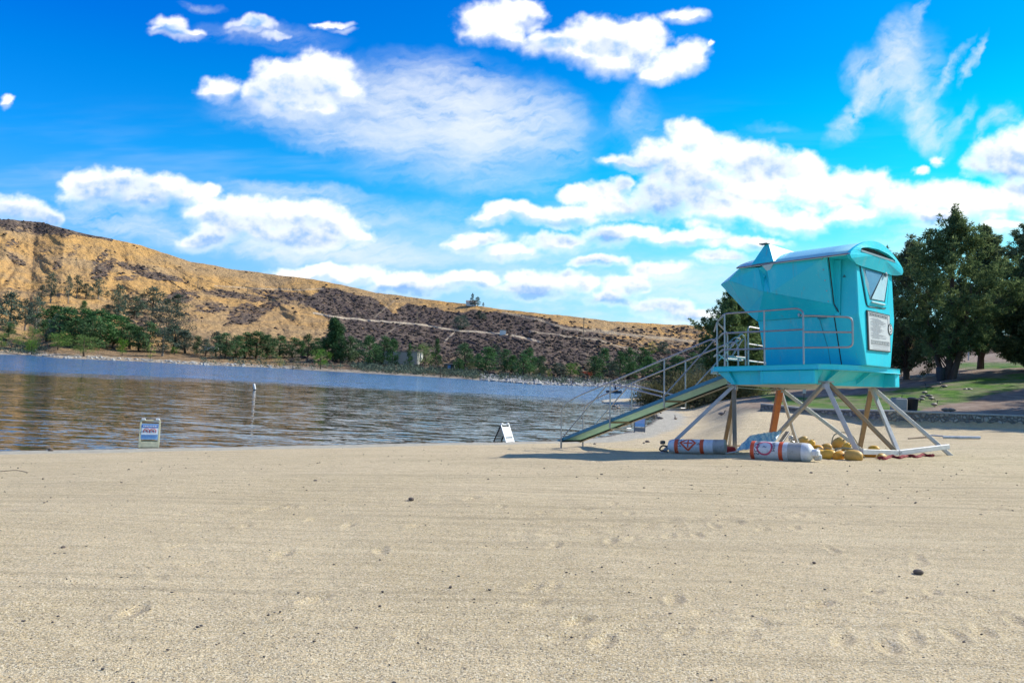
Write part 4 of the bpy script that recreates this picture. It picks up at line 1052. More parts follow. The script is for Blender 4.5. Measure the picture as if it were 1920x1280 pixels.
for u in (4.3, 6.1):
    tubes('under_bracket', [round_path([HR(u, .46, -.1), HR(u, .46, -.22), HR(u, 1.40, -.22), HR(u, 1.40, -.1)], .06, 3)], .018, ramp)
for v in (.46, 1.40):
    q = L(7.92, v, -2.2); wq = TM @ q; 
    tubes('ramp_leg', [[RL(7.92, v, 0), L(7.92, v, -2.34)]], .026, ramp)
mb = MB(); mb.bbox(RL(8.0, .93, .0), (1.0, .10, .05), b=.01); mb.build('ramp_lip', BLUE, ramp)
# ------------------------------------------------------------------ foliage
def leaf_mat(name, c1, c2, tip=None, trans=.25, scale=.35):
    m = bpy.data.materials.new(name); m.use_nodes = True; m.node_tree.nodes.clear(); g = NT(m.node_tree)
    pos = g.node('ShaderNodeTexCoord').outputs['Object']
    oi = g.node('ShaderNodeObjectInfo').outputs['Random']
    n = g.noise(pos, scale, 4, .7); n2 = g.noise(pos, scale*9, 2, .6)
    f = g.smooth(g.math('ADD', g.math('MULTIPLY', n.outputs['Fac'], .6), g.math('MULTIPLY', n2.outputs['Fac'], .4)), .38, .62)
    col = g.mix(f, c1, c2)
    if tip is not None: col = g.mix(g.smooth(n2.outputs['Fac'], .56, .7), col, tip)
    hs = g.node('ShaderNodeHueSaturation', {'Color': col, 'Hue': g.lin(oi, 0, 1, .485, .515), 'Saturation': g.lin(oi, 0, 1, .85, 1.12), 'Value': g.lin(g.math('FRACT', g.math('MULTIPLY', oi, 7.3)), 0, 1, .8, 1.25)})
    d = g.node('ShaderNodeBsdfDiffuse', {'Color': hs.outputs[0]}); t = g.node('ShaderNodeBsdfTranslucent', {'Color': hs.outputs[0]})
    mx = g.node('ShaderNodeMixShader', {0: trans, 1: d.outputs[0], 2: t.outputs[0]})
    g.node('ShaderNodeOutputMaterial', {'Surface': mx.outputs[0]})
    return m
PINE = leaf_mat('pine_needles', (.085, .125, .055), (.205, .250, .105), (.33, .37, .16), .36)
FARG = leaf_mat('far_pine_leaves', (.050, .110, .045), (.120, .205, .080), None, .15, .5)
FARD = leaf_mat('grey_green_leaves', (.070, .100, .075), (.130, .165, .115), None, .15, .5)
FARB = leaf_mat('bright_green_leaves', (.075, .155, .030), (.16, .26, .05), None, .25, .6)
FARY = leaf_mat('yellow_green_leaves', (.22, .30, .03), (.38, .44, .06), None, .25, .8)
BUSHM = leaf_mat('olive_shrub_leaves', (.11, .11, .035), (.22, .21, .07), (.30, .24, .11), .2, .9)
BUSHB = leaf_mat('brown_green_shrub_leaves', (.075, .085, .035), (.17, .15, .075), (.25, .17, .10), .2, .9)
BARK = mat('bark', fn=worn((.085, .055, .036), (.13, .095, .065), 6, .8, (.9, 1), .03, True))
BARKL = mat('pale_bark', fn=worn((.24, .20, .16), (.12, .10, .08), 8, .8, (.9, 1), .02, True))

def foliage(rg, centers, sizes, n_leaf, leaf, flat=.75, aspect=2.8, up=.3):
    """many small leaf sprays scattered round clump centres -> verts, tris"""
    m = len(centers); tot = int(n_leaf*m)
    ci = rg.randint(0, m, tot); 
    d = rg.normal(size=(tot, 3)); d /= np.linalg.norm(d, axis=1)[:, None]; r_ = rg.rand(tot)**.45
    p = centers[ci]+d*r_[:, None]*sizes[ci][:, None]*np.array([1, 1, flat])
    o = d+rg.normal(size=(tot, 3))*.7; o[:, 2] += up; o /= np.linalg.norm(o, axis=1)[:, None]
    s_ = np.cross(o, rg.normal(size=(tot, 3))); s_ /= np.linalg.norm(s_, axis=1)[:, None]
    l = leaf*rg.uniform(.6, 1.4, tot)[:, None]; w = l/aspect
    a = p-s_*w*.5; b = p+s_*w*.5; c = p+o*l; 
    V = np.stack([a, b, c], 1).reshape(-1, 3); Fq = np.arange(tot*3).reshape(-1, 3)
    return V, Fq
def tree_mesh(seed, h, w, kind='pine', nclump=60, nleaf=40, leaf=.25, base=.25, trunk_r=.05, lean=0.0, mats=None, limbs=12, csz=(.10, .19), plume=0):
    """returns (trunk mesh, crown mesh): height h, crown width w"""
    rg = np.random.RandomState(seed); mb = MB()
    r0 = h*trunk_r
    top = Vector((lean*h, 0, h*.92)); kx, ky = rg.normal(size=2)*h*.02
    tp = [Vector((0, 0, -.25)), Vector((kx*.3, ky*.3, h*.12)), Vector((kx+lean*h*.3, ky, h*.35)), Vector((lean*h*.6+kx, -ky, h*.65)), top]
    mb.tube(tp, r0, 7, radii=[r0*1.25, r0, r0*.78, r0*.45, r0*.1])
    def tr(f):
        f = f*4; i = min(int(f), 3); return tp[i].lerp(tp[i+1], f-i)
    cs, ss = [], []
    for k in range(nclump):
        t = (k+.5)/nclump; t = base+(1-base)*t
        if kind == 'pine': prof = (math.sin(PI*min(1, (t-base)/(1-base)*.86+.16)))**.7
        elif kind == 'cone': prof = (1-(t-base)/(1-base))**.65*min(1, (t-base)/(1-base)*6+.35)
        elif kind == 'round': prof = math.sqrt(max(0, 1-((t-base)/(1-base)*2-1)**2))*.98+.1
        elif kind == 'column': prof = .75*(1-abs((t-base)/(1-base)*2-1)**3)+.15
        else: prof = .6+.4*rg.rand()
        prof *= 1+.25*math.sin(t*9+seed)
        a = rg.rand()*2*PI; rr = w/2*prof*(rg.rand()**.45)*.86
        c = tr(min(t, .98)); q = np.array([c.x+rr*math.cos(a), c.y+rr*math.sin(a), t*h*.97+rg.normal()*h*.015])
        cs.append(q); ss.append(w*rg.uniform(*csz)*(1.1 if kind == 'round' else 1))
    cs, ss = np.array(cs), np.array(ss)
    prim = cs.copy()
    if plume:
        c2, s2 = [], []
        for q, s_ in zip(cs, ss):
            ctr = np.array([lean*h*.5, 0, q[2]-.12*h]); dr = q-ctr; dr[2] = abs(dr[2])*.8+.35*np.linalg.norm(dr[:2])*.6+.2; dr /= np.linalg.norm(dr)+1e-6
            ln = w*rg.uniform(.10, .20)
            for k in range(plume):
                f_ = k/(plume-1)-.45; c2.append(q+dr*ln*f_+rg.normal(size=3)*w*.018); s2.append(w*rg.uniform(.018, .034)*(1.25-abs(f_)))
        cs, ss = np.array(c2), np.array(s2)
    order = rg.permutation(nclump)[:limbs]
    for k in order:
        q = Vector(prim[k]); st = tr(max(.10, min(.9, (q.z/h)-.16)))
        mid = st.lerp(q, .55)+Vector((0, 0, .02*h)); rb = r0*.28*(1.1-q.z/h)
        mb.tube([st, mid, q], rb, 5, radii=[rb, rb*.7, rb*.25])
    V, Fq = foliage(rg, cs, ss, nleaf, leaf)
    return mb, (V, Fq)
def make_tree(name, seed, h, w, leafm, bark=BARK, label=None, group=None, cat='tree', **kw):
    t = empty(name, label=label, cat=cat, group=group)
    mb, (V, Fq) = tree_mesh(seed, h, w, **kw)
    mb.build('trunk', bark, t); link('crown', np_mesh('crown', V, Fq, [leafm]), t)
    return t
def make_bush(name, seed, h, w, leafm, label=None, group=None, n=26, nleaf=50, leaf=.14, cat='shrub'):
    rg = np.random.RandomState(seed); t = empty(name, label=label, cat=cat, group=group)
    cs = np.stack([rg.normal(size=n)*w*.20, rg.normal(size=n)*w*.20, rg.uniform(.10, .78, n)*h], 1); cs[:, 2] *= 1-.5*np.clip(np.hypot(cs[:, 0], cs[:, 1])/(w*.5), 0, 1)
    ss = np.full(n, w*.16)*rg.uniform(.7, 1.3, n)
    V, Fq = foliage(rg, cs, ss, nleaf, leaf, .9, 3.0, .8)
    mb = MB()
    for k in range(0, n, 2): mb.tube([(0, 0, -.1), tuple(cs[k]*np.array([.5, .5, .6])), tuple(cs[k])], .03, 4, radii=[h*.02, h*.014, h*.006])
    mb.build('stems', BARK, t); link('foliage', np_mesh('foliage', V, Fq, [leafm]), t)
    return t

# ------------------------------------------------------------------ pines on the near right bank
def at_px(px, py, D):
    p = world(px, py, D); return Vector(p)
def stand(px, D):
    """ground point in column px at forward distance D"""
    p = world(px, 700, D); return Vector((p[0], p[1], lz(p[0], p[1])))
NEAR = [ # name, px, D, height m, width m, kind, label, seed, clumps, leaves, leaf size, base
 (1780, 55, 11.2, 9.0, 'pine', 'large dark forked pine whose trunk stands on the lawn behind the tower', 21, 210, 32, .20, .17),
 (1700, 62, 10.4, 8.2, 'pine', 'dark pine partly hidden behind the right wall of the tower cabin', 22, 210, 30, .20, .10),
 (1838, 66, 11.6, 6.2, 'pine', 'tall pine just right of the large forked pine, its crown merging with it', 23, 190, 30, .20, .24),
 (1955, 58, 11.0, 7.6, 'pine', 'tall open-crowned pine cut off by the right edge of the photo', 24, 200, 30, .20, .42),
 (1935, 60, 6.4, 8.0, 'round', 'low dark spreading tree with drooping foliage at the right edge', 25, 260, 40, .20, .10),
 (1655, 95, 14.5, 6.5, 'pine', 'distant pine whose tip shows above the tower roof', 26, 90, 26, .3, .2),
 (1372, 74, 9.6, 7.4, 'pine', 'dark pine seen behind the railing at the lake end of the tower', 27, 200, 30, .22, .10),
 (1412, 80, 8.4, 7.4, 'pine', 'dark pine standing behind the tower deck, right of the one by the railing', 28, 160, 28, .24, .12),
 (1612, 78, 10.0, 7.0, 'pine', 'dark pine behind the tower cabin', 29, 90, 24, .3, .15),
]
for (px, D, h, w, kind, lab, seed, nc_, nl, lf, bs) in NEAR:
    p = stand(px, D); t = make_tree('pine_tree', seed, h, w, PINE, label=lab, kind=kind, nclump=nc_, nleaf=nl, leaf=lf, base=bs, trunk_r=.020, limbs=70, csz=(.055, .115), plume=(9 if kind == 'pine' else 7))
    t.location = p; t.rotation_euler = (0, 0, seed*1.3)
# second stem of the forked pine
tt = [o for o in COL.objects if o.get('label', '').startswith('large dark forked')][0]
mb = MB(); mb.tube([(-.2, .1, -.2), (-.7, .2, 1.6), (-1.1, .3, 3.4), (-1.4, .2, 6.5)], .2, 8, radii=[.26, .19, .15, .06]); mb.tube([(.3, 0, -.2), (.9, .2, 1.8), (1.5, .3, 4.2)], .2, 8, radii=[.22, .15, .06]); mb.build('trunk', BARK, tt)
# pines outside the right edge whose shadows fall across lawn and sand
for i, (x, y, h, w) in enumerate([(36, 36, 13, 7), (43, 44, 14, 8), (50, 52, 14, 9), (48, 57, 13, 7), (55, 38, 14, 8), (31, 36, 12, 6), (34, 33, 12, 8), (46, 50, 15, 8), (54, 62, 15, 9), (60, 50, 16, 10)]):
    t = make_tree('pine_tree', 50+i, h, w, PINE, label='pine on the bank beyond the right edge of the photo', group='pines beyond the right edge', kind='pine', nclump=90, nleaf=70, leaf=.5, base=.2, trunk_r=.03, limbs=14)
    t.location = (x, y, lz(x, y)); t.rotation_euler = (0, 0, i)
# shrubs between the inlet and the tower
SH = [(1232, 66, 2.0, 4.4, BUSHM, 'yellow-olive shrub at the tip of the sand spit behind the ramp'), (1262, 74, 2.6, 5.0, BUSHB, 'brown-green shrub right of the yellow-olive one by the spit'), (1292, 64, 3.0, 5.4, BUSHB, 'large brown-green shrub behind the upper ramp'),
      (1312, 60, 2.4, 4.6, BUSHM, 'olive shrub with bare lower twigs under the upper ramp'), (1345, 66, 3.2, 5.4, BUSHB, 'dark shrub just left of the tower deck'), (1375, 60, 2.2, 4.6, BUSHB, 'low dark shrub seen between the lake-end tower legs'), (1400, 66, 2.4, 5.0, PINE, 'dark green shrub behind the left pair of tower legs'),
      (1280, 92, 3.6, 6.0, BUSHB, 'rounded reddish-green shrub high behind the handrail'), (1330, 96, 4.2, 7.0, FARD, 'grey-green thicket behind the ramp handrails'), (1432, 70, 2.2, 5, BUSHB, 'brown shrub at the foot of the slope under the deck')]
for i, (px, D, h, w, m_, lab) in enumerate(SH):
    b = make_bush('shrub', 80+i, h, w, m_, lab, n=60, nleaf=90, leaf=.20); b.location = stand(px, D)

# ------------------------------------------------------------------ trees on the far shore, one object each
PROTO = {}
def proto(kind, var):
    key = (kind, var)
    if key not in PROTO:
        s_ = 200+hash_(kind)*10+var
        spec = {'pine': ('pine', FARG, 46, 46, .52, .12, .62), 'dark': ('pine', FARD, 40, 40, .55, .16, .60), 'euc': ('column', FARD, 34, 40, .5, .25, .55), 'cone': ('cone', FARG, 44, 50, .5, .08, .6), 'round': ('round', FARD, 60, 60, .5, .05, 1.0), 'bright': ('round', FARB, 40, 44, .42, .22, .85), 'yellow': ('round', FARY, 22, 40, .35, .12, .7), 'bush': ('round', BUSHM, 34, 44, .35, .02, 1.4), 'tall': ('cone', FARG, 90, 60, .55, .08, .6)}[kind]
        mb, (V, Fq) = tree_mesh(s_, 10.0, 10.0*spec[6], kind=spec[0], nclump=spec[2], nleaf=spec[3], leaf=spec[4], base=spec[5], trunk_r=.022, limbs=8)
        me = bpy.data.meshes.new('trunk'); me.from_pydata([tuple(p) for p in mb.v], [], mb.f); me.materials.append(BARK if kind != 'euc' else BARKL); me.update()
        PROTO[key] = (me, np_mesh('crown', V, Fq, [spec[1]]), spec[6]*10)
    return PROTO[key]
def hash_(s): return sum(ord(c)*(i+3) for i, c in enumerate(s)) % 37
NAMES = {'pine': ('pine_tree', 'green pine', 'pine'), 'dark': ('tree', 'dark grey-green tree', 'tree'), 'euc': ('eucalyptus_tree', 'slender grey eucalyptus', 'tree'), 'cone': ('conifer_tree', 'pointed green conifer', 'tree'), 'round': ('tree', 'big round blue-grey tree', 'tree'), 'bright': ('tree', 'bright green leafy tree', 'tree'), 'yellow': ('tree', 'small yellow-green tree', 'tree'), 'bush': ('shrub', 'rounded olive shrub', 'shrub'), 'tall': ('pine_tree', 'tall broad pine', 'pine')}
FAR = [ # px, top, base, width, kind
 (91,520,567,18,'euc'),(124,523,569,12,'euc'),(139,522,559,14,'euc'),(156,535,561,18,'dark'),(180,527,561,18,'euc'),(74,538,561,14,'dark'),(57,527,542,18,'bush'),(219,542,598,20,'dark'),(154,567,588,18,'cone'),(197,546,556,8,'dark'),
 (284,545,590,36,'dark'),(250,561,598,30,'dark'),(331,556,585,28,'dark'),(315,582,632,60,'round'),(18,558,620,42,'dark'),(47,569,620,22,'euc'),(67,566,626,26,'euc'),(-20,562,625,40,'dark'),(110,535,548,14,'bush'),(170,548,560,12,'bush'),(232,556,578,20,'dark'),(200,575,600,26,'dark'),(262,545,560,16,'bush'),
 (100,580,632,50,'pine'),(130,585,648,45,'pine'),(161,587,642,45,'pine'),(188,590,652,50,'pine'),(214,598,652,45,'pine'),(245,613,654,38,'pine'),(280,611,660,30,'pine'),(307,626,668,30,'euc'),(325,616,660,38,'dark'),(349,624,662,36,'dark'),(372,634,664,20,'cone'),(140,600,650,40,'pine'),(172,604,655,42,'pine'),(232,600,650,36,'pine'),(262,618,658,30,'pine'),(112,598,645,36,'dark'),
 (5,628,655,20,'bright'),(34,633,651,16,'bright'),(62,620,664,24,'bright'),(111,628,656,36,'bright'),(160,634,668,46,'bright'),(232,640,668,18,'bright'),(285,647,673,14,'yellow'),(329,652,664,16,'bright'),(16,608,632,20,'pine'),(62,640,665,22,'bright'),(88,604,640,30,'pine'),
 (407,628,668,22,'dark'),(425,630,673,34,'pine'),(446,634,674,32,'pine'),(462,630,672,30,'pine'),(483,628,673,46,'pine'),(503,633,673,30,'pine'),(527,634,669,26,'pine'),(550,638,670,30,'pine'),(579,636,671,22,'pine'),(597,641,672,24,'pine'),(626,615,679,40,'tall'),(604,662,691,30,'bright'),(657,641,680,28,'pine'),(675,646,678,22,'dark'),(694,641,687,30,'pine'),(720,641,684,30,'pine'),(738,646,687,20,'pine'),(769,654,688,14,'cone'),(798,654,689,30,'bright'),(821,646,685,18,'cone'),
 (388,640,668,20,'dark'),(568,645,670,16,'pine'),(640,640,680,22,'pine'),(528,670,688,14,'yellow'),(553,672,694,28,'bush'),(500,670,685,14,'bush'),(829,685,710,38,'bush'),(706,655,684,16,'dark'),
 (873,655,696,30,'pine'),(862,678,701,18,'pine'),(899,669,694,16,'pine'),(915,660,697,34,'pine'),(929,655,690,20,'dark'),(948,663,699,24,'pine'),(963,672,699,20,'pine'),(983,672,705,30,'pine'),(995,663,702,26,'pine'),(1015,675,708,22,'pine'),(1034,696,713,10,'yellow'),(1048,686,706,22,'euc'),(1073,686,708,26,'bright'),(1117,677,713,28,'pine'),(1134,663,704,26,'pine'),(1164,669,708,22,'pine'),(1181,663,703,24,'pine'),(1204,660,695,26,'pine'),(1218,677,711,30,'pine'),(1270,677,713,40,'pine'),(1244,646,665,20,'dark'),(1224,646,665,18,'yellow'),
 (1090,692,708,14,'dark'),(1060,694,708,16,'dark'),(1150,685,710,20,'dark'),(1190,685,712,24,'pine'),(1245,680,712,24,'dark'),(1300,672,712,36,'pine'),(1320,684,716,30,'dark'),(885,684,700,16,'bush'),(1005,696,712,18,'bush'),(940,697,710,14,'bush'),(905,700,711,14,'bush'),
 (862,596,617,24,'round'),(897,585,598,12,'dark'),(905,590,600,9,'dark'),
]
rgf = random.Random(4)
WHERE = [(-100, 80, 'at the far left, opposite shore'), (80, 270, 'in the dense grove, far shore'), (270, 395, 'beside the grove, far shore'), (395, 520, 'below the golden knoll'), (520, 612, 'below the knoll\'s right end'), (612, 760, 'near the long tan building'), (760, 860, 'beside the far blue kiosk'), (860, 1010, 'above the pale rock bank'), (1010, 1110, 'near the far dark pilings'), (1110, 1195, 'behind the lower ramp handrail'), (1195, 1400, 'behind the upper ramp handrail')]
def whr(px):
    for a, b, s_ in WHERE:
        if a <= px < b: return s_
cnt = {}
rows = []
for (px, top, base, w, kind) in FAR:
    high = base < 605-0*px and px < 400
    rows.append((kind, 'on the golden slope above the grove' if (base < 605 and px < 400) else ('high on the burned hillside' if base < 620 else whr(px))))
for i, (px, top, base, w, kind) in enumerate(FAR):
    p, D = far_at(px, base); h = (base-top)*D/F*(1.26 if px > 560 else 1.15); var = i % 4 if kind in ('pine', 'dark') else i % 2
    tm, cm, pw = proto(kind, var)
    nm, desc, cat = NAMES[kind]
    same = [j for j, r_ in enumerate(rows) if r_ == rows[i]]
    k = sorted(same, key=lambda j: FAR[j][0]).index(i); n = len(same)
    word = ['first', 'second', 'third', 'fourth', 'fifth', 'sixth', 'seventh', 'eighth', 'ninth', 'tenth', 'eleventh', 'twelfth']
    where = rows[i][1]
    if n == 1: lab = desc+' '+where
    elif n == 2: lab = ('left ' if k == 0 else 'right ')+desc+' of two '+where
    else: lab = word[k]+' '+desc+' from the left, '+where
    t = empty(nm, label=lab, cat=cat, group='trees and shrubs on the far shore')
    link('trunk', tm, t); link('crown', cm, t)
    sz = h/10.0; sw = (w*D/F)/pw*(1.55 if kind in ('pine', 'dark', 'euc') else 1.3)
    t.location = p; t.scale = (sw*1.05, sw*1.05, sz); t.rotation_euler = (0, 0, rgf.random()*6.28)
# the two dark trees on the skyline
for (px, top, w, lab) in [(882, 554, 9, 'narrow dark tree on the skyline, taller of the pair'), (892, 560, 15, 'broader dark tree on the skyline, right of the narrow one'), (903, 569, 5, 'tiny dark tree at the right end of the skyline pair')]:
    p, D = far_at(px, 574); tm, cm, pw = proto('dark', 1); t = empty('tree', label=lab, cat='tree', group='trees on the skyline')
    link('trunk', tm, t); link('crown', cm, t); t.location = p; hh = (576-top)*D/F; t.scale = (w*D/F/pw, w*D/F/pw, hh/10*1.1)
# ------------------------------------------------------------------ stone wall along the foot of the lawn
def wall_stone():
    def fn(g, p, out):
        pos = g.node('ShaderNodeNewGeometry').outputs['Position']
        v = g.node('ShaderNodeTexVoronoi', {'Vector': g.vmath('MULTIPLY', pos, (1, 1, 1.2)), 'Scale': 5.5, 'Randomness': 1.0})
        e = g.node('ShaderNodeTexVoronoi', {'Vector': g.vmath('MULTIPLY', pos, (1, 1, 1.2)), 'Scale': 5.5, 'Randomness': 1.0}, feature='DISTANCE_TO_EDGE')
        c = g.node('ShaderNodeSeparateColor', {0: v.outputs['Color']}).outputs[0]
        st = g.ramp(c, [(0, (.17, .15, .14)), (.4, (.28, .25, .22)), (.7, (.36, .31, .26)), (1, (.48, .44, .39))])
        st = g.mix(g.math('MULTIPLY', g.noise(pos, 30, 4, .7).outputs['Fac'], .5), st, (.14, .12, .11))
        g.l.new(g.mix(g.smooth(e.outputs['Distance'], .10, .04), st, (.15, .14, .13)), p.inputs['Base Color']); p.inputs['Roughness'].default_value = .9
        b = g.node('ShaderNodeBump', {'Height': g.smooth(e.outputs['Distance'], 0, .25), 'Strength': 1.0, 'Distance': .06}); g.l.new(b.outputs[0], p.inputs['Normal'])
    return mat('river_stone', fn=fn)
CONC = mat('concrete', fn=worn((.36, .34, .31), (.24, .22, .20), 3, .6, (.85, .95)))
def build_wall():
    t = empty('stone_wall', label='low river-stone retaining wall between the sand and the lawn slope', cat='wall')
    xs = np.arange(1426, 2900, 24); top, bot = [], []
    fr, bk = [], []
    for px in xs:
        D = float(np.interp(px, WALL_PX, WALL_D)); p = world(px, 760, D); a = Vector((p[0], p[1], 0)); q = world(px, 760, D+.42); b = Vector((q[0], q[1], 0))
        zt = CAM[2]+(float(hor(px))-float(np.interp(px, [1426, 1520, 1660, 1920, 2300, 2900], [756, 766, 768.5, 778.5, 783, 790])))/F*D
        fr.append((a.x, a.y, zt)); bk.append((b.x, b.y, zt))
    n = len(xs); mb = MB(); vs = [(x, y, z-.05) for x, y, z in fr]+[(x, y, z-.05) for x, y, z in bk]+[(x, y, .75) for x, y, z in fr]+[(x, y, .75) for x, y, z in bk]
    fs = []
    for i in range(n-1): fs += [(2*n+i, 2*n+i+1, i+1, i), (n+i, n+i+1, 3*n+i+1, 3*n+i)]
    fs += [(0, n, 3*n, 2*n), (n-1, 2*n-1, 4*n-1, 3*n-1)]
    mb.add(vs, fs); mb.build('stonework', wall_stone(), t)
    mb = MB()
    o_ = Vector((.03, .03, 0))
    vs = []
    for (x, y, z), (x2, y2, z2) in zip(fr, bk):
        d = Vector((x2-x, y2-y, 0)).normalized()*.03
        vs += [(x-d.x, y-d.y, z-.05), (x-d.x, y-d.y, z+.01), (x2+d.x, y2+d.y, z+.01), (x2+d.x, y2+d.y, z-.05)]
    fs = []
    for i in range(n-1):
        for k in range(4): fs.append((4*i+k, 4*i+(k+1) % 4, 4*(i+1)+(k+1) % 4, 4*(i+1)+k))
    fs += [(0, 1, 2, 3), tuple(4*(n-1)+k for k in (3, 2, 1, 0))]
    mb.add(vs, fs); mb.build('coping', CONC, t)
build_wall()

# ------------------------------------------------------------------ regulatory buoys lying under the tower
WHITEP = mat('scuffed_white_plastic', fn=worn((.68, .68, .66), (.40, .39, .35), 3.5, .75, (.35, .6)))
GREYP = mat('grimy_collar', fn=worn((.42, .40, .35), (.22, .21, .18), 5, .8, (.6, .9)))
ORANGE = mat('faded_orange_band', fn=worn((.72, .10, .025), (.55, .08, .03), 9, .4))
MAG = mat('faded_magenta_ring', (.60, .08, .14), .5)
BLACKP = mat('black_letter_paint', (.03, .03, .035), .5)
def buoy(name, label, A, B, rad, kind):
    """A, B: world ends of the axis"""
    A, B = Vector(A), Vector(B); ax = (B-A).normalized(); up = Vector((0, 0, 1)); up = (up-ax*up.dot(ax)).normalized(); sd = ax.cross(up)
    M = Matrix((sd, up, ax)).transposed().to_4x4(); M.translation = A; Ln = (B-A).length      # local z along axis, y up, x to the side
    t = empty(name, label=label, cat='buoy', matrix=M)
    r = rad
    if kind == 'diamond':
        mb = MB(); mb.lathe([(r*.55, 0), (r*.85, .03), (r*.97, .10), (r, .18), (r, Ln*.80), (r*1.0, Ln*.802)], 40); mb.build('float_body', WHITEP, t)
        mb = MB(); mb.lathe([(r*.99, Ln*.80), (r*1.015, Ln*.81), (r*1.015, Ln-.02), (r*.98, Ln)], 40); mb.build('end_collar', GREYP, t)
        mb = MB(); mb.tube(round_path([Vector((0, -.02, 0)), Vector((0, .02, -.16)), Vector((0, -r*.6, -.24)), Vector((0, -r*.8, -.02))], .06, 4), .02, 8); mb.build('lifting_ring', mat('rusty_ring', (.12, .09, .07), .7, .4), t)
        mb = MB(); mb.lathe([(.02, 0), (.06, .01), (.06, .08), (.02, .09)], 16, Matrix.Translation((0, .13, -.14)) @ Matrix.Rotation(R(90), 4, 'X')); mb.build('shackle', mat('rusty_shackle', (.16, .12, .09), .8, .3), t)
        bands = [(Ln*.165, .045), (Ln*.61, .045)]
    else:
        mb = MB(); mb.lathe([(r*.80, 0), (r*.96, .03), (r, .08), (r, Ln*.80), (r*.93, Ln*.88), (r*.80, Ln*.90), (r*.55, Ln*.93)], 40); mb.build('float_body', WHITEP, t)
        mb = MB(); mb.lathe([(r*1.005, Ln*.58), (r*1.01, Ln*.60), (r*1.01, Ln*.76), (r*1.005, Ln*.78)], 40, caps=False); mb.build('grimy_patch', GREYP, t)
        mb = MB(); mb.bbox((0, 0, Ln*.955), (r*1.1, r*.75, Ln*.13), b=.03); mb.build('ballast_block', WHITEP, t)
        mb = MB(); mb.bbox((-r*.45, -r*.45, Ln*.98), (r*.5, r*.7, Ln*.12), b=.03); mb.build('mooring_lug', WHITEP, t)
        bands = [(.055, .04), (Ln*.475, .04)]
    for (z, w) in bands:
        mb = MB(); mb.lathe([(r*1.004, z-w), (r*1.012, z-w*.8), (r*1.012, z+w*.8), (r*1.004, z+w)], 40, caps=False); mb.build('orange_band', ORANGE, t)
    # markings wrapped on the shell; ang 0 = towards the viewer side, measured up
    def wrap(pts, z0, a0, k=1.016): return [Vector((math.cos(a0+y/r)*r*k*sg, math.sin(a0+y/r)*r*k, z0+x)) for x, y in pts]
    # choose the side that faces the camera
    side = M.to_3x3() @ Vector((1, 0, 0)); sg = -1 if side.y > 0 else 1
    def ribbon(path, w, z0, a0, m, name, closed=False):
        mb = MB(); pts = path+([path[0]] if closed else [])
        for (x1, y1), (x2, y2) in zip(pts[:-1], pts[1:]):
            d = math.hypot(x2-x1, y2-y1); nx, ny = -(y2-y1)/d*w/2, (x2-x1)/d*w/2; ex, ey = (x2-x1)/d*w*.25, (y2-y1)/d*w*.25; N_ = 6; q = []
            for i in range(N_+1):
                f = i/N_; cx, cy = x1-ex+(x2-x1+2*ex)*f, y1-ey+(y2-y1+2*ey)*f; q += [(cx+nx, cy+ny), (cx-nx, cy-ny)]
            P_ = wrap(q, z0, a0); mb.add(P_, [(2*i, 2*i+1, 2*i+3, 2*i+2) for i in range(N_)])
        return mb.build(name, m, t)
    if kind == 'diamond':
        s_ = .17
        ribbon([(-s_, 0), (0, -s_), (s_, 0), (0, s_)], .045, Ln*.375, .55, ORANGE, 'diamond_mark', True)
        ribbon([(-.10, 0), (.10, 0)], .035, Ln*.375, .55, ORANGE, 'cross_mark'); ribbon([(0, -.10), (0, .10)], .035, Ln*.375, .55, ORANGE, 'cross_mark')
        items = [('NO', .13, Ln*.222, .62), ('P.', .11, Ln*.545, .50)]
        mbp = MB(); P_ = wrap([(math.cos(a)*.045*(1+.3*math.sin(3*a)), math.sin(a)*.075) for a in [2*PI*k/14 for k in range(14)]], Ln*.205, -.85); mbp.add(P_, [tuple(range(14))]); mbp.build('peeling_patch', mat('cream_plastic', (.62, .57, .48), .6), t)
    else:
        ribbon([(math.cos(a)*.145, math.sin(a)*.145) for a in [2*PI*k/28 for k in range(28)]], .035, Ln*.235, .45, MAG, 'circle_mark', True)
        items = [('SLOW', .14, Ln*.115, .62), ('5', .10, Ln*.235, .5), ('MPH', .11, Ln*.365, .62)]
    for (txt, sz, z, a0) in items:
        tv, tf = text_mesh(txt, sz); 
        # letters read round the shell: rotate the line of text by a quarter turn
        P_ = wrap([(-y, x) if sg < 0 else (y, x) for x, y, _ in tv], z, a0, 1.02); mb = MB(); mb.add(P_, tf); mb.build('lettering', BLACKP, t)
    return t
def gp(px, py, dz=0.0):
    p, t = ground_hit(px, py); return Vector((p.x, p.y, p.z+dz))
r1 = .165; r2 = .19
a_, b_ = gp(1253, 849, r1), gp(1360, 851, r1)
buoy('marker_buoy', 'long white cylinder buoy with orange diamond mark lying against the lake-end legs', a_, b_, r1, 'diamond')
a_, b_ = gp(1409, 860, r2*.92), gp(1533, 866, r2*.92)
buoy('marker_buoy', 'long white cylinder buoy with magenta ring and grimy end lying before the yellow floats', a_, b_, r2, 'ring')

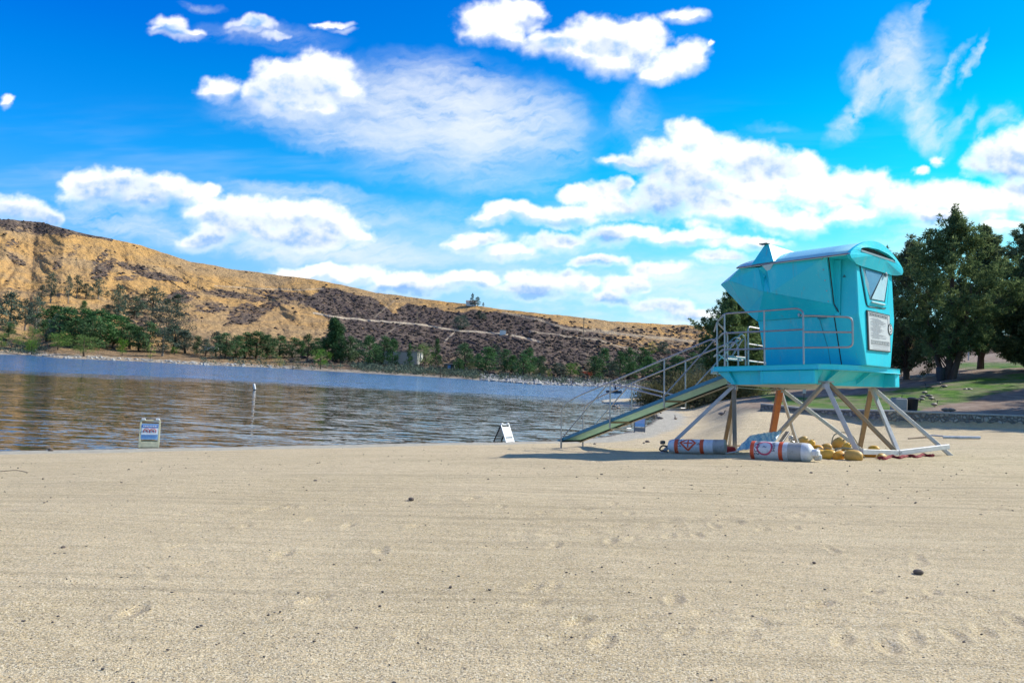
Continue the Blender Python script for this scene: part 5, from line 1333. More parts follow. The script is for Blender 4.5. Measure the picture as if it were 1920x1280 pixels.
# ------------------------------------------------------------------ yellow floats, ropes and odds under the tower
def yel(c, d): return mat('sun_faded_float', fn=worn(c, d, 5, .6, (.45, .65)))
YM = [yel((.74, .33, .018), (.56, .22, .012)), yel((.58, .33, .07), (.44, .24, .05)), yel((.78, .42, .045), (.60, .28, .02))]
ROPE = mat('weathered_rope', fn=worn((.34, .29, .21), (.20, .17, .12), 30, .6, (.9, 1)))
MAROON = mat('maroon_rope', fn=worn((.25, .03, .035), (.10, .02, .02), 40, .7, (.8, 1)))
fl_me = []
for m_ in YM:
    mb = MB(); mb.lathe([(.02, -.19), (.055, -.185), (.10, -.15), (.128, -.09), (.135, 0), (.128, .09), (.10, .15), (.055, .185), (.02, .19)], 20); fl = mb.build('x', m_); mb2 = MB(); mb2.tube([(0, 0, -.215), (0, 0, .215)], .024, 10); gr = mb2.build('x', mat('float_grommet', (.20, .16, .10), .8))
    fl_me.append((fl.data, gr.data)); bpy.data.objects.remove(fl); bpy.data.objects.remove(gr)
FL = [ # px, py(base), lift, rot z deg, tilt deg, mat, size, label
 (1477, 842, .02, 10, 85, 1, 1.0, 'dull float lying just right of the blue board'), (1490, 838, .05, 60, 80, 1, 1.0, 'shaded float at the back of the heap left of the chain knot'), (1506, 836, .10, -30, 65, 1, 1.25, 'big dull float propped at the back of the heap'), (1521, 842, .06, 20, 25, 2, 1.05, 'bright float standing on end at the back of the heap'),
 (1534, 848, .02, 5, 88, 0, 1.0, 'orange float right behind the tip of the ringed buoy'), (1551, 844, .03, 25, 80, 1, .95, 'shaded flat float in the middle of the heap'), (1573, 843, .10, -35, 60, 1, 1.45, 'largest brownish float leaning in the middle of the heap'), (1588, 845, .04, -20, 50, 2, .95, 'thin bright float against the right of the largest one'),
 (1538, 855, .0, 15, 86, 2, .9, 'pale float beside the mooring lug of the ringed buoy'), (1555, 860, .0, -20, 80, 2, 1.15, 'domed yellow float with a green tag at the front'), (1574, 861, .0, 35, 70, 0, 1.0, 'round orange-yellow float at the front, seen end on'), (1602, 863, .0, 3, 90, 1, 1.30, 'wide tan float touching the front leg'),
 (1632, 857, .0, 20, 85, 0, 1.0, 'yellow float right of the front leg under the skid'), (1640, 849, .02, -30, 85, 2, 1.0, 'pale float behind the white skid'), (1427, 853, -.02, 5, 88, 0, 1.2, 'orange float under the blue board'), (1464, 840, .0, 40, 86, 1, 1.0, 'dull float half hidden by the blue board'), (1655, 860, -.02, 60, 88, 1, .8, 'small float deep under the skid')]
for (px, py, lift, rz_, tilt, k, sc_, lab) in FL:
    p = gp(px, py, 0); t = empty('mooring_float', label=lab+' of yellow floats' if 'heap' in lab else lab, cat='float', group='yellow floats heaped under the tower')
    link('float_body', fl_me[k][0], t); link('grommet', fl_me[k][1], t)
    t.scale = (sc_*.74,)*3; t.rotation_euler = Euler((R(tilt), 0, R(rz_+60)), 'XYZ'); t.location = (p.x, p.y+.05, p.z+.065*sc_+lift*.8)
def rope(label, pts, r, m, name='rope', loops=0):
    mb = MB(); mb.tube(pts, r, 7); return tag(mb.build(name, m), label, 'rope')
def spline(pts, n=10):
    pts = [Vector(p) for p in pts]; P_ = [pts[0]]+pts+[pts[-1]]; out = []
    for i in range(1, len(P_)-2):
        for k in range(n):
            t = k/n; a, b, c, d = P_[i-1:i+3]
            out.append(.5*((2*b)+(c-a)*t+(2*a-5*b+4*c-d)*t*t+(3*b-a-3*c+d)*t**3))
    out.append(P_[-2]); return out
c = gp(1583, 843, .12)
rope('tan rope arching over the largest float', spline([c+Vector((-.35, 0, .0)), c+Vector((-.28, .02, .25)), c+Vector((-.05, .05, .34)), c+Vector((.2, .05, .28)), c+Vector((.36, .02, .05)), c+Vector((.42, 0, -.08))]), .016, ROPE)
a_, b_ = gp(1566, 851, .12), gp(1618, 851, .12)
rope('taut tan rope running between the front and back floats', spline([a_, a_.lerp(b_, .3)+Vector((0, 0, .02)), a_.lerp(b_, .6), b_]), .022, ROPE)
a_ = gp(1545, 850, .05)
rope('knotted tan rope tangled through the middle floats', spline([a_+Vector((math.cos(k*1.1)*.18+.05*k-.2, math.sin(k*1.7)*.15, .04+.05*math.sin(k*2.3))) for k in range(12)]), .014, ROPE)
a_ = gp(1487, 838, .18)
rope('pale tangled chain knotted on top of the back floats', spline([a_+Vector((math.cos(k*2.1)*.14, math.sin(k*1.3)*.12, .05+.09*math.sin(k*1.9))) for k in range(16)]), .014, mat('galvanised_chain', (.40, .40, .38), .4, .6), 'chain')
pts = [gp(1648+i*6.4, 861-i*.35+1.3*math.sin(i*1.3), .03+.015*math.sin(i*2.1)) for i in range(17)]
mb = MB()
for k in range(3): mb.tube(spline([p+Vector((0, .03*math.cos(k*2+i*1.9), .018*math.sin(k*2.1+i*1.9))) for i, p in enumerate(pts)], 5), .022, 6)
me_ = mb.build('rope', MAROON); tag(me_, 'dark maroon rope strung along the sand under the white skid', 'rope')
a_, b_ = gp(1362, 852, .03), gp(1385, 852, .03)
mb = MB(); mb.tube(spline([a_, a_.lerp(b_, .5)+Vector((0, .1, .01)), b_+Vector((0, -.02, .05))]), .016, 6); tag(mb.build('rope', mat('pale_rope', fn=worn((.5, .5, .46), (.3, .3, .27), 20, .5))), 'pale rope trailing from the diamond buoy to the leg', 'rope')
mb = MB(); mb.bbox(gp(1369, 849, .08), (.22, .20, .14), b=.03); tag(mb.build('red_canister', mat('red_canister', (.55, .04, .03), .5)), 'small red canister between the diamond buoy and a leg', 'canister')
# crumpled blue-white board leaning over timber
def board_mesh():
    A, B, C_, D_ = gp(1383, 851, .12), gp(1478, 846, .30), gp(1470, 828, .42), gp(1424, 833, .42)
    A = gp(1380, 853, .10); B = gp(1447, 849, .16); C_ = B+Vector((.55, .9, .34)); D_ = A+Vector((.55, .85, .30))
    n = 26; V = []
    for i in range(n+1):
        for j in range(n+1):
            s_, t_ = i/n, j/n; p = (A*(1-s_)+B*s_)*(1-t_)+(D_*(1-s_)+C_*s_)*t_
            p = p+Vector((0, 0, (.007*math.sin(s_*40+math.sin(t_*5)*2)+.004*math.sin(t_*17+s_*9))+.012*perlin(np.array([s_*7.]), np.array([t_*6.]))[0])); V.append(tuple(p))
    Fq = [(i*(n+1)+j, (i+1)*(n+1)+j, (i+1)*(n+1)+j+1, i*(n+1)+j+1) for i in range(n) for j in range(n)]
    def fn(g, p, out):
        pos = g.node('ShaderNodeNewGeometry').outputs['Position']; nz = g.noise(g.vmath('MULTIPLY', pos, (3, 1, 1)), 4, 5, .7)
        g.l.new(g.mix(g.smooth(nz.outputs['Fac'], .42, .58), (.55, .64, .72), (.16, .34, .55)), p.inputs['Base Color'])
    o_ = link('tarpaulin', np_mesh('tarpaulin', V, Fq, [mat('blue_white_sheet', fn=fn, rough=.5)], True)); so_ = o_.modifiers.new('s', 'SOLIDIFY'); so_.thickness = .012
    tag(o_, 'creased pale blue sheet sloping between the two white buoys', 'sheet')
    mb = MB(); mb.beam(B+Vector((.10, -.02, -.05)), C_+Vector((.12, -.02, -.04)), .10, .05, bev=.006); tag(mb.build('plank', mat('dark_plank', fn=worn((.09, .08, .07), (.05, .045, .04), 8, .5))), 'dark plank along the right edge of the pale blue sheet', 'plank')
    for k, (q0, q1) in enumerate([((1362, 840), (1425, 838)), ((1360, 845), (1400, 844))]):
        mb = MB(); mb.beam(gp(*q0, .06), gp(*q1, .06), .06, .06, bev=.006); tag(mb.build('timber', WOODL if k == 0 else ALUW), ['brown timber lying behind the diamond buoy', 'white painted timber lying behind the diamond buoy'][k], 'timber')
board_mesh()
# long white pole with clamp on the sand at right
def pole():
    a_, b_ = gp(1768, 822, .05), gp(1838, 823, .05); t = empty('pole', label='long white pole with a metal clamp lying on the sand right of the tower', cat='pole', loc=a_)
    mb = MB(); mb.tube([Vector(), b_-a_], .045, 12); mb.build('tube', WHITEP, t)
    c0_ = gp(1735, 821, .10)-a_; mb = MB(); mb.tube([c0_, Vector((.05, 0, .03))], .022, 8); mb.tube([c0_+Vector((0, .12, 0)), Vector((.05, .1, .03))], .022, 8); mb.tube([c0_, c0_+Vector((0, .12, 0))], .022, 8); mb.build('clamp', ALU, t)
    q = gp(1703, 823, .02)-a_; mb = MB(); mb.tube([q, c0_+Vector((.1, 0, -.05))], .025, 8); mb.build('shaft', WOODL, t)
pole()
# sand bags / lumps by the ramp foot, litter and stones
ROCKM = mat('brown_stone', fn=worn((.17, .13, .10), (.08, .065, .055), 12, .7, (.9, 1)))
def stone_mesh(seed):
    bm = bmesh.new(); bmesh.ops.create_icosphere(bm, subdivisions=2, radius=1); rg_ = random.Random(seed)
    off = [Vector((rg_.uniform(-1, 1), rg_.uniform(-1, 1), rg_.uniform(-1, 1))).normalized() for _ in range(9)]; am = [rg_.uniform(-.25, .3) for _ in off]
    for v in bm.verts:
        k = 1+sum(a*max(0, v.co.dot(o_))**3 for a, o_ in zip(am, off)); v.co *= k; v.co.z *= .72
    me = bpy.data.meshes.new('stone'); bm.to_mesh(me); bm.free(); me.materials.append(ROCKM); return me
ST = [stone_mesh(i) for i in range(5)]
STONES = [(1722, 1074, .036, 'largest dark round stone on the open sand at right'), (1556, 1152, .014, 'small dark stone low on the sand right of centre'), (1257, 1153, .022, 'pale-edged stone on the foreground sand below the tower'), (771, 937, .035, 'dark stone on the sand left of the tower shadow'), (118, 1027, .020, 'lone dark stone on the sand at far left'),
          (592, 902, .03, 'dark pebble on the far sand left of centre'), (845, 1101, .015, 'dark seed-like pebble in the middle foreground'), (1128, 890, .03, 'small stone just below the tower shadow'), (1521, 887, .03, 'dark stone below the ringed buoy'), (1650, 882, .022, 'small dark stone below the front tower leg'),
          (1526, 1055, .016, 'dark stone left of the largest one'), (1890, 921, .03, 'dark stone near the right edge of the sand'), (1115, 833, .07, 'brown lump by the ramp foot, beside a scoop of sand'), (1214, 829, .09, 'brown clod on the sand behind the diamond buoy'), (1207, 831, .05, 'smaller clod left of the brown one'), (1488, 813, .07, 'stone in the shadow stripe behind the tower legs'), (95, 845, .09, 'pale lump of litter at the waterline, far left')]
for i, (px, py, s_, lab) in enumerate(STONES):
    p = gp(px, py); o = link('stone', ST[i % 5]); tag(o, lab, 'stone', 'stones lying on the sand'); s_ *= .8; o.scale = (s_, s_, s_); o.location = (p.x, p.y, p.z+s_*.3); o.rotation_euler = (0, 0, i*1.7)
# twigs
for i, (x0, y0, x1, y1, lab) in enumerate([(965, 906, 1000, 918, 'thin curved twig'), (0, 885, 52, 887, 'pale stick at the left edge of the sand')][1:]):
    a_, b_ = gp(x0, y0, .012), gp(x1, y1, .012); mb = MB(); mb.tube(spline([a_, a_.lerp(b_, .4)+Vector((.05, .04, .02)), b_]), .005, 5); tag(mb.build('twig', WOODL), lab, 'twig')
# grit: dark pebbles and chips as ground stuff
def grit():
    rg_ = np.random.RandomState(9); n = 5200
    r_ = 2.8*np.exp(rg_.rand(n)*math.log(10)); a_ = rg_.uniform(-.66, .66, n); x = r_*np.sin(a_); y = r_*np.cos(a_); z, d, *_ = land(x, y, True)
    ok = d > .5; x, y, z, r_ = x[ok], y[ok], z[ok], r_[ok]; n = len(x)
    z = z+fbm(x*.35+3, y*.35, 4)*.028+fbm(x*1.7, y*1.7+9, 4)*.010
    bm = bmesh.new(); bmesh.ops.create_icosphere(bm, subdivisions=1, radius=1); bv = np.array([v.co[:] for v in bm.verts]); bf = np.array([[v.index for v in f.verts] for f in bm.faces]); bm.free()
    s_ = .0016+.0065*rg_.rand(n)**9+.0012*rg_.rand(n)
    s_ *= np.where(r_ > 10, 1.5, 1)
    V = bv[None]*rg_.uniform(.6, 1.3, (n, len(bv), 1))*s_[:, None, None]*np.array([1.3, 1, .7]); V += np.stack([x, y, z+s_*.3], 1)[:, None]
    Fq = (bf[None]+(np.arange(n)*len(bv))[:, None, None]).reshape(-1, 3)
    tag(link('grit', np_mesh('grit', V.reshape(-1, 3), Fq, [mat('dark_grit', fn=worn((.10, .085, .075), (.045, .04, .04), 50, .6, (.9, 1)))])), 'dark pebbles and chips scattered over the sand', kind='stuff')
grit()

# ------------------------------------------------------------------ signs
SIGNW = mat('sign_white', fn=worn((.66, .70, .72), (.50, .56, .58), 8, .4))
SIGNB = mat('sign_blue', fn=worn((.22, .42, .66), (.16, .34, .55), 8, .3))
SIGND = mat('sign_deep_blue', fn=worn((.10, .20, .48), (.07, .15, .38), 8, .3))
REDM = mat('prohibition_red', (.55, .05, .08), .5)
FRAMEY = mat('yellowed_plastic', fn=worn((.60, .56, .36), (.42, .38, .24), 10, .6))
FRAMEW = mat('white_plastic_frame', fn=worn((.72, .72, .70), (.5, .5, .48), 10, .4))
def aframe(label, loc, rot, w, h, spread, frame, face, kind):
    t = empty('folding_sign', loc=loc, rot=(0, 0, rot), label=label, cat='sign')
    th = math.atan(spread/2/h)
    for s_, nm in ((-1, 'front'), (1, 'back')):
        # a leaf: local plane from the ridge down to y = s*spread/2
        def Pp(x, f, o=0.0): return Vector((x*w, s_*(spread/2*f+o*math.cos(th)), h*(1-f)+o*math.sin(th)))
        mb = MB()
        for x in (-.5, .5): mb.beam(Pp(x, 0), Pp(x, 1), .045, .03, up=(0, s_, .3), bev=.004)
        mb.build('leaf_frame', frame if s_ < 0 else (DARK if kind == 'side' else frame), t)
        def panel(x0, x1, f0, f1, m, nm_, o=.018, par=None):
            mb = MB(); q = [Pp(x0, f0, o), Pp(x1, f0, o), Pp(x1, f1, o), Pp(x0, f1, o)]; mb.slab(q if s_ > 0 else q[::-1], .004); return mb.build(nm_, m, par or t)
        pn = panel(-.48, .48, .12, .66, face if s_ < 0 else SIGNW, 'panel', .014)
        lb = panel(-.52, .5, .74, .93, frame, 'lower_board', .014)
        if s_ < 0:
            if kind == 'circles':
                panel(-.44, .44, .15, .25, SIGND, 'header', .020, pn); panel(-.44, .44, .27, .50, SIGNW, 'white_field', .020, pn)
                x = -.36
                rg_ = random.Random(1)
                while x < .36: w_ = rg_.uniform(.03, .08); panel(x, x+w_, .18, .225, SIGNW, 'lettering', .024, pn); x += w_+.03
                for cx in (-.17, .17):
                    c_ = Pp(cx, .385, .024); mb = MB(); mb.tube([c_+Vector((math.cos(a)*.075, 0, math.sin(a)*.075)) for a in [2*PI*k/18 for k in range(18)]], .009, 5, closed=True); mb.tube([c_+Vector((-.05, 0, .05)), c_+Vector((.05, 0, -.05))], .008, 5); mb.build('prohibition_mark', REDM, pn)
                    mb = MB(); mb.bbox(c_+Vector((0, .008, 0)), (.05, .006, .07), b=.002); mb.build('swimmer_mark', BLACKP, pn)
                x = -.40
                while x < .4: w_ = rg_.uniform(.02, .06); panel(x, x+w_, .53, .56, SIGND, 'lettering', .022, pn); panel(x, x+w_*.7, .59, .605, SIGND, 'lettering', .022, pn); x += w_+.025
            elif kind == 'blue':
                panel(-.46, .46, .155, .21, mat('worn_letter_band', (.30, .40, .62), .6), 'lettering_band', .020, pn); panel(-.46, .46, .28, .46, mat('pale_letter_band', (.42, .48, .72), .6), 'white_field', .020, pn)
                x = -.40
                while x < .4: panel(x, x+.05, .30, .44, SIGNB, 'lettering', .023, pn); x += .12
            else:
                panel(-.30, .35, .18, .23, SIGNB, 'lettering', .020, pn); panel(-.38, .38, .45, .46, SIGNB, 'lettering', .020, pn); panel(-.38, .30, .56, .57, SIGNB, 'lettering', .020, pn)
    mb = MB(); mb.tube([(-w*.55, 0, h), (w*.55, 0, h)], .018, 8); mb.build('hinge_bar', frame, t)
    for x in (-.38, .38):
        mb = MB(); mb.bbox((x*w, 0, h+.03), (.10, .06, .06), b=.01); mb.build('hinge', FRAMEW, t)
    return t
p = gp(279, 838.5); aframe('faded folding sign with two red prohibition circles standing at the waterline', (p.x, p.y, p.z-.02), R(22), .46, .74, .40, FRAMEY, SIGNB, 'circles')
p = gp(945, 828); aframe('white folding A-frame sign seen from the side at the water edge', (p.x, p.y, p.z-.02), R(48), .40, .62, .62, FRAMEW, SIGNW, 'side')
p = gp(1199, 810); aframe('small blue folding sign standing on the sand behind the ramp', (p.x, p.y, p.z-.02), R(-10), .46, .80, .4, mat('grey_frame', (.18, .18, .17), .6), SIGNB, 'blue')
# small notice on a post by the wall
p = stand(1509, 37.5); t = empty('signpost', loc=p, label='small grey notice on a thin post behind the stone wall', cat='sign'); mb = MB(); mb.tube([(0, 0, -.2), (0, 0, .72)], .02, 8); mb.build('post', BLACKP, t); mb = MB(); mb.bbox((0, -.03, .72), (.15, .012, .28), b=.004); mb.build('plate', mat('grey_plate', (.45, .44, .43), .5), t)

# bins behind the wall
p = stand(1687, 33); t = empty('litter_bin', loc=p, label='square exposed-aggregate concrete litter bin behind the wall', cat='bin'); mb = MB(); mb.bbox((0, 0, .27), (.50, .50, .60), b=.03); mb.build('shell', CONC, t); mb = MB(); mb.bbox((0, 0, .585), (.42, .42, .03), b=.01); mb.build('lid', mat('bin_lid', (.16, .15, .14), .8), t)
p = stand(1712, 33.2); t = empty('litter_bin', loc=p, label='black plastic litter bin right of the concrete one', cat='bin'); mb = MB(); mb.lathe([(.20, -.05), (.24, .50), (.25, .52), (.25, .56), (.20, .565)], 20); mb.build('shell', mat('black_plastic', (.012, .012, .013), .5), t); mb = MB(); mb.lathe([(.18, .567), (.17, .60), (.05, .62)], 20); mb.build('lid', mat('black_lid', (.02, .02, .02), .5), t)
p = stand(1760, 55.5); t = empty('litter_bin', loc=p+Vector((-.3, -.8, 0)), label='dark round bin beside the forked pine trunk', cat='bin'); mb = MB(); mb.lathe([(.22, -.05), (.28, .5), (.30, .85), (.27, .9)], 16); mb.build('shell', mat('bin_dark', (.03, .03, .03), .6), t)
# light pole among the trees
p = stand(1815, 88); t = empty('lamp_post', loc=p, label='thin pale post seen between the pine trunks', cat='post'); mb = MB(); mb.tube([(0, 0, -.2), (0, 0, 2.3)], .07, 8); mb.build('post', ALUW, t); mb = MB(); mb.bbox((0, 0, 2.35), (.3, .3, .12), b=.03); mb.build('cap', ALUW, t)

# ------------------------------------------------------------------ geese and ducks
GD, GB, GL = mat('goose_black', (.03, .028, .026), .7), mat('goose_brown', fn=worn((.16, .12, .09), (.28, .23, .18), 20, .6)), mat('goose_pale', (.55, .52, .48), .8)
def bird_parts(graze):
    mb = MB(); mb.T = Matrix.Rotation(R(90), 4, 'Y'); mb.lathe([(.01, -.36), (.05, -.30), (.11, -.16), (.135, 0), (.12, .14), (.07, .24), (.03, .28)], 12); mb.T = None
    b = mb.build('x', GB); mb = MB()
    if graze: mb.tube([(.20, 0, .05), (.30, 0, .02), (.36, 0, -.10), (.40, 0, -.20)], .03, 8, radii=[.05, .032, .028, .03])
    else: mb.tube([(.20, 0, .04), (.26, 0, .14), (.27, 0, .26), (.33, 0, .31), (.40, 0, .29)], .03, 8, radii=[.05, .034, .028, .034, .012])
    n = mb.build('x', GD); mb = MB(); mb.tube([(.0, .05, -.10), (.01, .05, -.24)], .012, 5); l = mb.build('x', GD)
    mb = MB(); mb.T = Matrix.Translation((-.16, 0, -.04)) @ Matrix.Rotation(R(90), 4, 'Y'); mb.lathe([(.01, -.12), (.07, -.04), (.08, .05), (.02, .12)], 8); tl = mb.build('x', GL)
    r_ = [o_.data for o_ in (b, n, l, tl)]
    for o_ in (b, n, l, tl): bpy.data.objects.remove(o_)
    return r_
BP = [bird_parts(False), bird_parts(True)]
def bird(px, D, rot, graze, label, name='goose', size=.58, water=None, group='geese grazing on the lawn slope', dy=0):
    if water is not None: q = unz(*water); p = Vector((q[0], q[1], .0)); lift = .04
    else: p = stand(px, D); lift = .23*size
    t = empty(name, label=label, cat='goose' if name == 'goose' else 'duck', group=group); b, n, l, tl = BP[1 if graze else 0]
    link('body', b, t); link('neck', n, t); link('rump', tl, t)
    if water is None:
        link('leg', l, t); l2 = link('leg', l, t); l2.location = (0, -.10, 0)
    t.location = (p.x, p.y, p.z+lift); t.scale = (size,)*3; t.rotation_euler = (0, 0, rot)
GE = [(1763, 51.5, .3, True, 'upper goose of the group, near the tree trunk'), (1741, 50, 2.6, False, 'dark goose left of the trunk'), (1735, 46.5, .2, True, 'goose grazing in the middle of the group'), (1743, 44.5, 2.8, True, 'goose at the lower right of the group'), (1732, 44, .1, False, 'upright goose in the lower middle of the group'), (1721, 41.5, .4, True, 'pale-rumped goose lowest in the group'), (1728, 42.2, 2.9, True, 'goose close above the lowest one'), (1748, 42.6, .2, True, 'goose just right of the lower group'), (1771, 49.5, 3.0, True, 'pale goose right of the group'), (1812, 47.2, .3, True, 'left goose of the pale pair on the shaded lawn'), (1818, 47.2, 3.0, True, 'right goose of the pale pair on the shaded lawn'), (1688, 43, .3, False, 'lone dark goose left of the group'),
      (1754, 37.0, .3, False, 'lone goose on the dirt below the lawn')]
for (px, D, ro_, gz, lab) in GE: bird(px, D, ro_, gz, lab)
for (px, ro_, lab) in [(1775, .1, 'goose walking left just above the stone wall'), (1785, 3.0, 'goose walking right just above the stone wall')]: bird(px, 33.0, ro_, True, lab)
for i, (px, py, lab) in enumerate([(1152, 762, 'duck floating left of the ramp post in the inlet'), (1160, 765, 'duck floating just right of the first in the inlet'), (1186, 762.5, 'duck floating near the sand spit shadow')]): bird(0, 0, .2+i, False, lab, 'duck', .7, (px, py), 'ducks on the inlet')
for i, (px, py, lab) in enumerate([(1225, 776, 'dark duck at the edge of the inlet'), (1239, 775, 'duck standing right of the inlet edge'), (1237, 785.5, 'duck resting on the sand, left one'), (1267, 786, 'duck resting on the sand, right one'), (1353, 778, 'duck in the shadow left of a tower leg'), (1375, 778, 'duck between the lake-end legs')]):
    p = gp(px, py); t = empty('duck', label=lab, cat='duck', group='ducks resting on the sand behind the tower'); b, n, l, tl = BP[0]; link('body', b, t); link('neck', n, t); link('rump', tl, t); t.location = (p.x, p.y, p.z+.07); t.scale = (.62,)*3; t.rotation_euler = (0, 0, i*1.4)

# ------------------------------------------------------------------ on the water
q = unz(478, 731); t = empty('marker_buoy', label='white cylindrical buoy leaning in the open water', cat='buoy', loc=(q[0], q[1], 0)); t.rotation_euler = (0, R(-14), 0)
mb = MB(); mb.lathe([(.13, -.4), (.14, -.2), (.14, .60), (.11, .66), (.05, .68)], 20); mb.build('float_body', WHITEP, t); mb = MB(); mb.lathe([(.145, -.05), (.148, -.03), (.148, .06), (.145, .08)], 20, caps=False); mb.build('waterline_band', BLACK, t)
t.scale = (.68, .68, .72)
q = unz(1152, 736.5); t = empty('rowing_boat', label='small dark boat with an angler out past the spit', cat='boat', loc=(q[0], q[1], .0)); t.rotation_euler = (0, 0, .15); t.scale = (.75, .75, .85)
mb = MB(); sec_ = []
N_ = 9
for i in range(N_):
    f = i/(N_-1); x = -1.5+3.0*f; w_ = .62*math.sin(PI*min(1, .25+f*.75))**.6+.02; h_ = .34+.10*(f-.4)**2
    sec_ += [(x, -w_, h_), (x, -w_*.8, .02), (x, 0, -.12), (x, w_*.8, .02), (x, w_, h_)]
mb.add(sec_, [(5*i+k, 5*i+k+1, 5*(i+1)+k+1, 5*(i+1)+k) for i in range(N_-1) for k in range(4)]); ho = mb.build('hull', mat('dark_hull', (.03, .035, .04), .5), t); so_ = ho.modifiers.new('s', 'SOLIDIFY'); so_.thickness = .03
mb = MB(); mb.bbox((.1, 0, .26), (.25, 1.0, .04), b=.01); mb.build('thwart', WOODL, t)
mb = MB(); mb.bbox((1.35, 0, .32), (.35, .35, .5), b=.08); mb.build('outboard_motor', ALUW, t)
# the angler: one skinned body seated on the thwart
def seated_person(loc, rot, label):
    me = bpy.data.meshes.new('person')
    J = {'pel': (0, 0, .42), 'bel': (0, .0, .60), 'che': (.03, 0, .82), 'nck': (.05, 0, .98), 'hd1': (.07, 0, 1.08), 'hd2': (.08, 0, 1.22), 'sl': (.02, .18, .90), 'el': (.16, .22, .66), 'wl': (.38, .12, .66), 'hl': (.46, .10, .67), 'sr': (.02, -.18, .90), 'er': (.16, -.22, .66), 'wr': (.38, -.12, .66), 'hr': (.46, -.10, .67), 'kl': (.42, .10, .46), 'al': (.48, .10, .08), 'tl': (.62, .10, .05), 'kr': (.42, -.10, .46), 'ar': (.48, -.10, .08), 'tr': (.62, -.10, .05)}
    Rr_ = {'pel': .15, 'bel': .14, 'che': .16, 'nck': .06, 'hd1': .085, 'hd2': .095, 'sl': .07, 'sr': .07, 'el': .05, 'er': .05, 'wl': .035, 'wr': .035, 'hl': .04, 'hr': .04, 'kl': .075, 'kr': .075, 'al': .05, 'ar': .05, 'tl': .045, 'tr': .045}
    ks = list(J); E2 = [('pel', 'bel'), ('bel', 'che'), ('che', 'nck'), ('nck', 'hd1'), ('hd1', 'hd2'), ('che', 'sl'), ('sl', 'el'), ('el', 'wl'), ('wl', 'hl'), ('che', 'sr'), ('sr', 'er'), ('er', 'wr'), ('wr', 'hr'), ('pel', 'kl'), ('kl', 'al'), ('al', 'tl'), ('pel', 'kr'), ('kr', 'ar'), ('ar', 'tr')]
    me.from_pydata([J[k] for k in ks], [(ks.index(a), ks.index(b)) for a, b in E2], []); ob = link('person', me)
    sk = ob.modifiers.new('skin', 'SKIN'); me.skin_vertices[0].data[0].use_root = True
    for i, k in enumerate(ks): me.skin_vertices[0].data[i].radius = (Rr_[k],)*2
    ob.modifiers.new('sub', 'SUBSURF').levels = 1; ob.modifiers['sub'].render_levels = 1
    me.materials.append(mat('dark_clothes', (.03, .035, .06), .8)); ob.location = loc; ob.rotation_euler = (0, 0, rot); return tag(ob, label, 'person')
seated_person((q[0]+.05, q[1], -.12), 0.3, 'person in dark clothing sitting in the small boat')

# ------------------------------------------------------------------ buildings and small things on the far shore
BEIGE = mat('beige_stucco', fn=worn((.42, .38, .33), (.34, .31, .27), 1, .4)); ROOFG = mat('grey_roofing', (.22, .20, .18), .9); GLS = mat('dark_window', (.03, .04, .05), .15)
def house(px, py, w, d, h, label, wallm=BEIGE, roofm=ROOFG, windows=2, name='building', cat='building', flat=True, rot=0.0):
    p, D = far_at(px, py); t = empty(name, loc=(p.x, p.y, p.z-.3), rot=(0, 0, rot), label=label, cat=cat)
    mb = MB(); mb.box((0, 0, h/2), (w, d, h)); wl = mb.build('wall', wallm, t); mb = MB()
    if flat: mb.bbox((0, 0, h+.09), (w+.4, d+.4, .18), b=.03)
    else: mb.add([(-w/2-.2, -d/2-.2, h), (w/2+.2, -d/2-.2, h), (w/2+.2, d/2+.2, h), (-w/2-.2, d/2+.2, h), (-w/2-.2, 0, h+d*.25), (w/2+.2, 0, h+d*.25)], [(0, 1, 5, 4), (2, 3, 4, 5), (0, 4, 3), (1, 2, 5)])
    mb.build('roof', roofm, t)
    for k in range(windows):
        x = -w/2+w*(k+.5)/windows; mb = MB(); mb.bbox((x, -d/2-.02, h*.55), (min(w/windows*.35, 1.2), .06, h*.3), b=.01); mb.build('window', GLS, wl)
    return t
house(748, 683, 11.5, 6, 3.8, 'long low tan building among the pines across the lake', windows=3)
house(783, 677, 3.2, 5, 3.0, 'small pale annex at the right of the long tan building', wallm=mat('pale_stucco', (.48, .45, .40), .9), windows=1)
house(845, 695, 2.6, 2, 1.9, 'dark kiosk with a blue panel beyond the green shrub', wallm=mat('kiosk_dark', (.05, .05, .05), .8), windows=0)
p, D = far_at(846, 695); mb = MB(); mb.bbox((p.x-.1, p.y-1.25, p.z+.9), (.8, .06, 1.0), b=.02); tag(mb.build('notice_panel', mat('blue_panel', (.06, .25, .5), .6)), 'small blue panel on the dark kiosk across the lake', 'panel')
house(398, 657, 3.0, 4, 1.5, 'white camper parked between the trees on the far shore', wallm=mat('white_van_paint', (.6, .62, .64), .5), windows=2, name='camper', cat='camper')
house(942, 627, 2.4, 2, 2.0, 'tiny white pump house on the burned hillside', wallm=mat('white_block', (.72, .70, .66), .8), windows=0, name='pump_house')
house(880, 573, 5, 4, 2.0, 'low white house beside the skyline trees', wallm=mat('skyline_white', (.6, .58, .55), .8), windows=1, name='house', cat='house', flat=False)
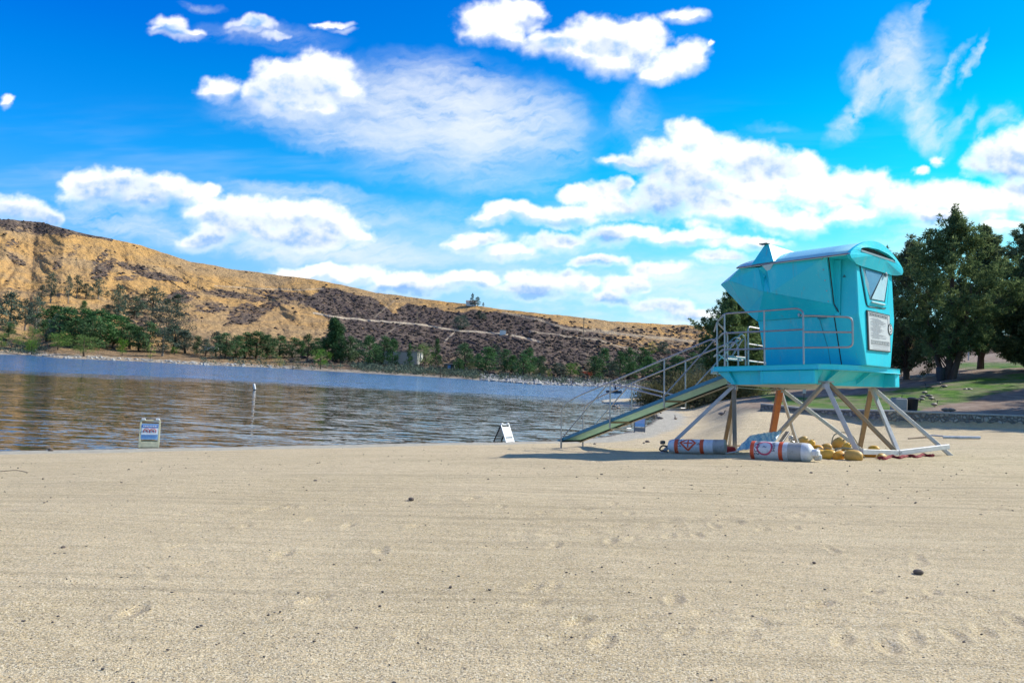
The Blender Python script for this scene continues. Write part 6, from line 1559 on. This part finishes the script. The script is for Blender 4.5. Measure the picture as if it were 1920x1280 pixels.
# utility poles
for i, (px, py, h, lab) in enumerate([(54, 502, 6, 'utility pole on the golden slope at far left'), (134, 497, 4, 'utility pole near the dark gully on the golden slope'), (365, 541, 6, 'utility pole above the dark ridge'), (459, 564, 7, 'utility pole beside the terrace road'), (780, 606, 5.5, 'pale pole beside the burned hillside road'), (1093, 645, 10, 'tall thin pole on the burned slope left of the ramp')]):
    p, D = far_at(px, py); t = empty('utility_pole', loc=p, label=lab, cat='pole', group='utility poles on the hillside'); mb = MB(); mb.tube([(0, 0, -.5), (0, 0, h)], .16, 6); mb.build('post', WOODL, t); mb = MB(); mb.box((0, 0, h*.93), (1.6, .14, .14)); mb.build('crossarm', WOODL, t)
# orange netting and picnic ramada
p, D = far_at(1103, 704); t = empty('barrier', loc=p, label='orange safety netting on the far shore left of the ramp rails', cat='barrier'); mb = MB(); mb.bbox((0, 0, .5), (3.2, .06, 1.0), b=.02); mb.build('net', ORANGE, t)
for x in (-1.5, 0, 1.5):
    mb = MB(); mb.tube([(x, -.06, -.2), (x, -.06, 1.15)], .05, 6); mb.build('post', WOODL, t)
# pilings of the old dock
rgp = random.Random(2)
for i in range(16):
    px = 1012+i*13+rgp.uniform(-4, 4); py = 712+(i % 3)*4+i*.35; p, D = far_at(px, py); mb = MB(); h = rgp.uniform(.8, 1.5); mb.tube([(0, 0, -.8), (0, 0, h)], .14, 7); o = mb.build('piling', BLACKP, None, (p.x, p.y, p.z)); tag(o, 'dark wooden piling along the far bank near the ramp rails', 'piling', 'pilings along the far bank')
for (x0, x1, y) in [(1010, 1120, 711), (1060, 1210, 717)]:
    a_, _d = far_at(x0, y); b_, _d = far_at(x1, y+3); mb = MB(); mb.beam((a_.x, a_.y, a_.z+.5), (b_.x, b_.y, b_.z+.5), .3, .16); tag(mb.build('dock_rail', mat('charred_wood', (.05, .04, .035), .9)), 'dark rail of the dock, '+('left' if x0 == 1010 else 'right')+' length', 'dock')
# rocks along the bank and waterside brush: nobody could count these
def bank_stuff():
    rg_ = np.random.RandomState(5); bm = bmesh.new(); bmesh.ops.create_icosphere(bm, subdivisions=1, radius=1); bv = np.array([v.co[:] for v in bm.verts]); bf = np.array([[v.index for v in f.verts] for f in bm.faces]); bm.free()
    px = np.concatenate([rg_.uniform(905, 1200, 1400), rg_.uniform(60, 560, 160)]); n = len(px); t = np.where(px > 700, rg_.uniform(.0, .085, n), rg_.uniform(.0, .018, n)); X, Y, Z, _e = far_pos(px, t)
    s_ = rg_.uniform(.15, .55, n); V = bv[None]*rg_.uniform(.6, 1.3, (n, len(bv), 1))*s_[:, None, None]*np.array([1.2, 1, .8])+np.stack([X, Y, Z], 1)[:, None]
    tag(link('riprap', np_mesh('riprap', V.reshape(-1, 3), (bf[None]+(np.arange(n)*len(bv))[:, None, None]).reshape(-1, 3), [mat('pale_riprap', fn=worn((.38, .36, .32), (.20, .18, .16), .8, .7, (.9, 1)))])), 'pale rocks banked along the far waterline', kind='stuff')
    px = np.concatenate([rg_.uniform(660, 900, 300), rg_.uniform(-20, 90, 70), rg_.uniform(380, 660, 50), rg_.uniform(900, 1300, 120)]); n = len(px); t = rg_.uniform(.012, .10, n)*np.where((px > 640) & (px < 900), 1, .7); X, Y, Z, _e = far_pos(px, t)
    V, Fq = foliage(rg_, np.stack([X, Y, Z+.5], 1), rg_.uniform(.6, 1.5, n), 26, .42, .7, 2.0, .5)
    tag(link('waterside_brush', np_mesh('waterside_brush', V, Fq, [FARD])), 'olive brush growing along the far waterline', kind='stuff')
bank_stuff()
